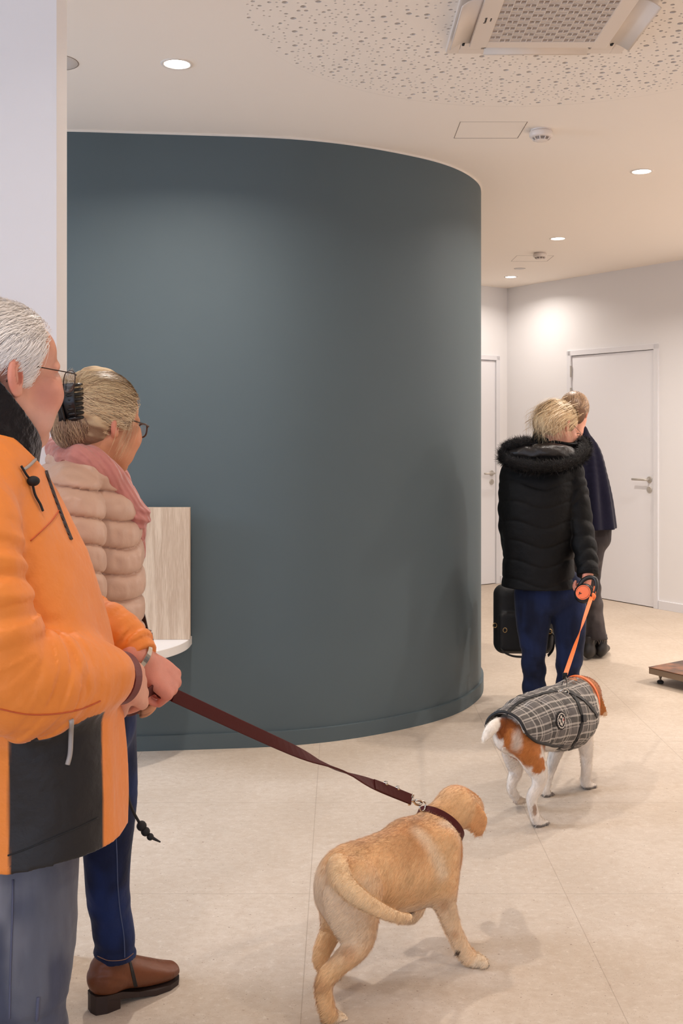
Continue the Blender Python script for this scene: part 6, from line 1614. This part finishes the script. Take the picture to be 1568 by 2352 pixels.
S.post.append(lambda p, d: np.maximum(d, -(p[:, 2] - .655)))
S.tube([(P(1310, 1085, 5.28), .060), (P(1322, 1140, 5.26), .060), (P(1334, 1210, 5.235), .056), (P(1345, 1275, 5.19), .052), (P(1350, 1322, 5.145), .046)], k=.008, col=BKC, disp=pks, flat1=True)
S.tube([(P(1178, 1090, 5.31), .056), (P(1172, 1150, 5.32), .056), (P(1171, 1210, 5.34), .052), (P(1183, 1275, 5.41), .046), (P(1206, 1310, 5.47), .042)], k=.010, col=BKC, disp=pks, flat1=True)
S.tube([(P(1270, 1030, 5.30), (.115, .085)), (P(1278, 1002, 5.28), (.118, .085))], k=.02, col=BKC, axis=(1, -.3, -.1), disp=lambda p, t: folds(p, (22, 22, 40), .006, 4), flat1=True)
S.mesh('parka', .0046, M_parka, blw)
S = SDF()   # hood lying on the shoulders
S.ell(P(1245, 1040, 5.17), (.17, .075, .045), k=.02, col=srgb(30, 26, 25), disp=lambda p, q: folds(p, (14, 14, 20), .010, 4)); 
S.mesh('hood', .0045, new_mat('hood_satin', rough=.4, spec=.5, attr='Col', bumps=[('noise', 25, .6, .01)]), blw)
S = SDF()
fp = [(1158, 1052, 5.22), (1164, 1034, 5.20), (1186, 1024, 5.18), (1210, 1020, 5.17)]
S.tube([(P(*a), .026) for a in fp], k=.01, col=BKC)
fp2 = [(1158, 1046, 5.20), (1172, 1060, 5.15), (1210, 1072, 5.11), (1250, 1074, 5.09), (1290, 1070, 5.11), (1325, 1056, 5.16), (1343, 1034, 5.23), (1340, 1018, 5.27)]
S.tube([(P(*a), .026) for a in fp2], k=.01, col=BKC)
fur = S.mesh('fur_trim', .005, new_mat('black_fur', rough=.9, attr='Col'), blw)
fuzz('fur_hairs', fur, 16000, .034, .0008, lambda p: np.tile(np.array([-.2, -.2, .4]), (len(p), 1)), new_mat('black_fur_hair', srgb(22, 18, 17), .6), blw, 8, spread=1.6)
S = SDF(); JN = srgb(24, 32, 58)
S.tube([(P(1260, 1345, 5.32), (.165, .12)), (P(1262, 1362, 5.32), (.168, .12))], k=.02, col=JN, axis=(1, 0, 0))
S.tube([(P(1222, 1365, 5.32), .090), (P(1225, 1430, 5.31), .082), (P(1226, 1500, 5.30), .065), (P(1226, 1580, 5.32), .053), (P(1226, 1625, 5.34), .050)], k=.02, col=JN, disp=lf)
S.tube([(P(1302, 1365, 5.32), .090), (P(1306, 1430, 5.30), .080), (P(1306, 1500, 5.28), .067), (P(1303, 1580, 5.30), .053), (P(1302, 1625, 5.32), .050)], k=.02, col=JN, disp=lf)
S.mesh('jeans', .0048, M_denim, blw, paint=lambda p, C: denim(p, C, srgb(32, 44, 80), srgb(12, 15, 30), None))
M_bs = new_mat('black_shoe', srgb(20, 18, 18), .5)
shoe(Vector((P(1226, 1640, 5.34).x - .01, 5.28, 0)), 95, blw, m=M_bs); shoe(Vector((P(1302, 1640, 5.32).x, 5.26, 0)), 80, blw, m=M_bs)

# ------------------------------------------------------------------ black backpack carried low
bag = empty('backpack', P(1205, 1500, 5.60), 'black backpack hanging from the left hand of the woman in the black parka', 'bag')
M_bp = new_mat('black_nylon', srgb(14, 13, 14), .65, bumps=[('noise', 40, .3, .006)])
S = SDF(); S.box(P(1203, 1421, 5.60), (.163, .060, .185), .055, k=.01, col=(0, 0, 0)); S.box(P(1198, 1452, 5.535), (.125, .025, .105), .022, k=.012, col=(0, 0, 0)); S.mesh('bag_body', .006, M_bp, bag)
bm = bmesh.new(); add_ribbon(bm, catmull([P(1185, 1348, 5.56), P(1190, 1330, 5.50), P(1205, 1326, 5.48), P(1218, 1334, 5.52), P(1222, 1350, 5.57)], 5), Vector((0, 1, 0)), .022, .005); from_bm('carry_handle', bm, M_blk, bag)
bm = bmesh.new(); add_ribbon(bm, catmull([P(1150, 1490, 5.50), P(1160, 1500, 5.49), P(1178, 1507, 5.49), P(1200, 1509, 5.50)], 5), Vector((0, 1, .2)), .022, .004); from_bm('shoulder_strap', bm, M_blk, bag)
bm = bmesh.new(); add_ribbon(bm, catmull([P(1262, 1448, 5.56), P(1272, 1462, 5.53), P(1270, 1490, 5.52), P(1258, 1506, 5.53)], 5), Vector((0, 1, .2)), .026, .004); from_bm('shoulder_strap', bm, M_blk, bag)
M_gold = new_mat('brass', srgb(190, 160, 110), .3, metal=1.0)
for (x, y, D) in ((1159, 1447, 5.50), (1136, 1436, 5.56), (1262, 1450, 5.52)):
    bm = bmesh.new(); c = P(x, y, D); add_tube(bm, [c + Vector((.010 * math.cos(a), -.004, .012 * math.sin(a))) for a in [2 * math.pi * i / 16 for i in range(16)]], .0022, 6, closed=True); from_bm('zip_ring', bm, M_gold, bag, True)

# ------------------------------------------------------------------ woman in the navy cape
cpw = empty('person', Vector((1.55, 6.62, 0)), 'person in a navy cape and frayed dark grey trousers behind the woman in the parka', 'person')
Tp = Matrix.Translation(P(1319, 948, 6.62)) @ RZ(72) @ RY(14) @ Matrix.Scale(.97, 4); Lp = loc_fn(Tp)
S = SDF(); head(Tp, S, SK, LIP, female=True)
S.tube([(Tp @ Vector((-.022, 0, -.05)), .05), (P(1325, 1020, 6.63), .055)], k=.03, col=SK)
S.tube([(P(1328, 1040, 6.63), (.13, .06)), (P(1335, 1150, 6.63), (.12, .09)), (P(1342, 1230, 6.63), (.14, .1))], k=.03, col=SK, axis=(1, -.2, 0))
S.tube([(P(1370, 1060, 6.60), .04), (P(1376, 1130, 6.57), .035), (P(1366, 1180, 6.68), .028)], k=.02, col=SK); S.tube([(P(1290, 1060, 6.66), .04), (P(1290, 1130, 6.64), .035), (P(1310, 1175, 6.75), .028)], k=.02, col=SK)
hand(S, P(1366, 1180, 6.68), Vector((-.5, .7, -.2)), Vector((0, 0, 1)), 1, [.5] * 4, .9, SK, None); hand(S, P(1310, 1175, 6.75), Vector((.3, .8, -.2)), Vector((0, 0, 1)), -1, [.5] * 4, .9, SK, None)
S.mesh('body', .005, M_skin, cpw)
HB = np.array(srgb(158, 124, 94)); HBD = np.array(srgb(104, 76, 56)); HBH = np.array(srgb(196, 164, 130))
S = SDF(); S.T = Tp; S.ell(cB, (.110, .086, .094), k=.01, col=HB); S.ell((-.07, 0, -.03), (.05, .075, .075), k=.03, col=HBD)
S.T = Matrix.Identity(4); S.post.append(lambda p, d: np.maximum(d, reg_b(Lp(p)) * .8)); S.mesh('hair', .0045, M_hairbase, cpw)
rs = np.random.RandomState(15); st = sample_region(1400, cB, rB, reg_b, rs); en = np.array([-.10, 0, -.05]) + rs.randn(len(st), 3) * np.array([.01, .04, .02])
strands('hair_strands', to_world(Tp, ell_paths(rs, st, en, cB, rB, 9, .010, .05)), .0010, hair_cols(len(st), a=HB, b=HBD, c=HBH), M_hair, cpw, np.array(Tp.translation))
NVC = srgb(15, 13, 34)
S = SDF()
def cf(p, t):
    a = np.arctan2(p[:, 1] - 6.63, p[:, 0] - 1.54); return .010 * np.clip(t - .8, 0, 3) / 3 * np.sin(a * 9 + 1.2) + folds(p, (8, 8, 3), .005, 2)
S.tube([(P(1331, 992, 6.63), (.052, .052)), (P(1332, 1012, 6.63), (.075, .07)), (P(1335, 1045, 6.63), (.125, .10)), (P(1338, 1100, 6.63), (.155, .13)), (P(1341, 1160, 6.63), (.178, .15)), (P(1344, 1225, 6.63), (.195, .165))], k=.02, col=NVC, axis=(1, -.2, 0), disp=cf)
S.post.append(lambda p, d: np.maximum(d, -(p[:, 2] - P(1344, 1213, 6.63).z)))
S.mesh('cape', .005, cloth_mat('wool_cape', .95, .12, 500, 20, .2), cpw)
S = SDF(); GT = srgb(62, 56, 56)
S.tube([(P(1350, 1200, 6.63), (.15, .11)), (P(1350, 1235, 6.63), (.145, .11))], k=.02, col=GT, axis=(1, 0, 0))
hz = P(1371, 1466, 6.63).z
S.tube([(P(1362, 1225, 6.62), .086), (P(1356, 1290, 6.62), .073), (P(1356, 1340, 6.62), .062), (P(1364, 1400, 6.62), .060), (P(1371, 1480, 6.62), .064)], k=.015, col=GT, disp=lf)
S.tube([(P(1330, 1235, 6.70), .084), (P(1332, 1300, 6.72), .070), (P(1334, 1350, 6.72), .062), (P(1338, 1410, 6.70), .064), (P(1344, 1480, 6.68), .072)], k=.015, col=GT, disp=lf)
S.post.append(lambda p, d: np.maximum(d, -(p[:, 2] - hz - .004 * noise3(p, 60, 2))))
tr = S.mesh('trousers', .005, M_denim, cpw, paint=lambda p, C: denim(p, C, srgb(88, 80, 78), srgb(36, 32, 34), None))
bm = bmesh.new(); r_ = random.Random(3)
for i in range(46):
    a = r_.uniform(0, 6.28); c = P(1371, 1466, 6.62) if i % 2 else P(1344, 1466, 6.68); p0 = c + Vector((.062 * math.cos(a), .062 * math.sin(a), .004)); add_tube(bm, [p0, p0 + Vector((r_.uniform(-.01, .014), r_.uniform(-.01, .01), -r_.uniform(.01, .035)))], [.0009, .0004], 4)
o = from_bm('frayed_threads', bm, new_mat('pale_thread', srgb(150, 138, 128), .9), cpw); o['kind'] = 'stuff'
M_bb = new_mat('black_boot', srgb(30, 24, 22), .45)
for (x, D, an) in ((1379, 6.67, 70), (1349, 6.62, 62)):
    q = P(x, 1500, D); shoe(Vector((q.x - .02, q.y - .06, 0)), an, cpw, 'boot', M_bb, 1.0, .15)
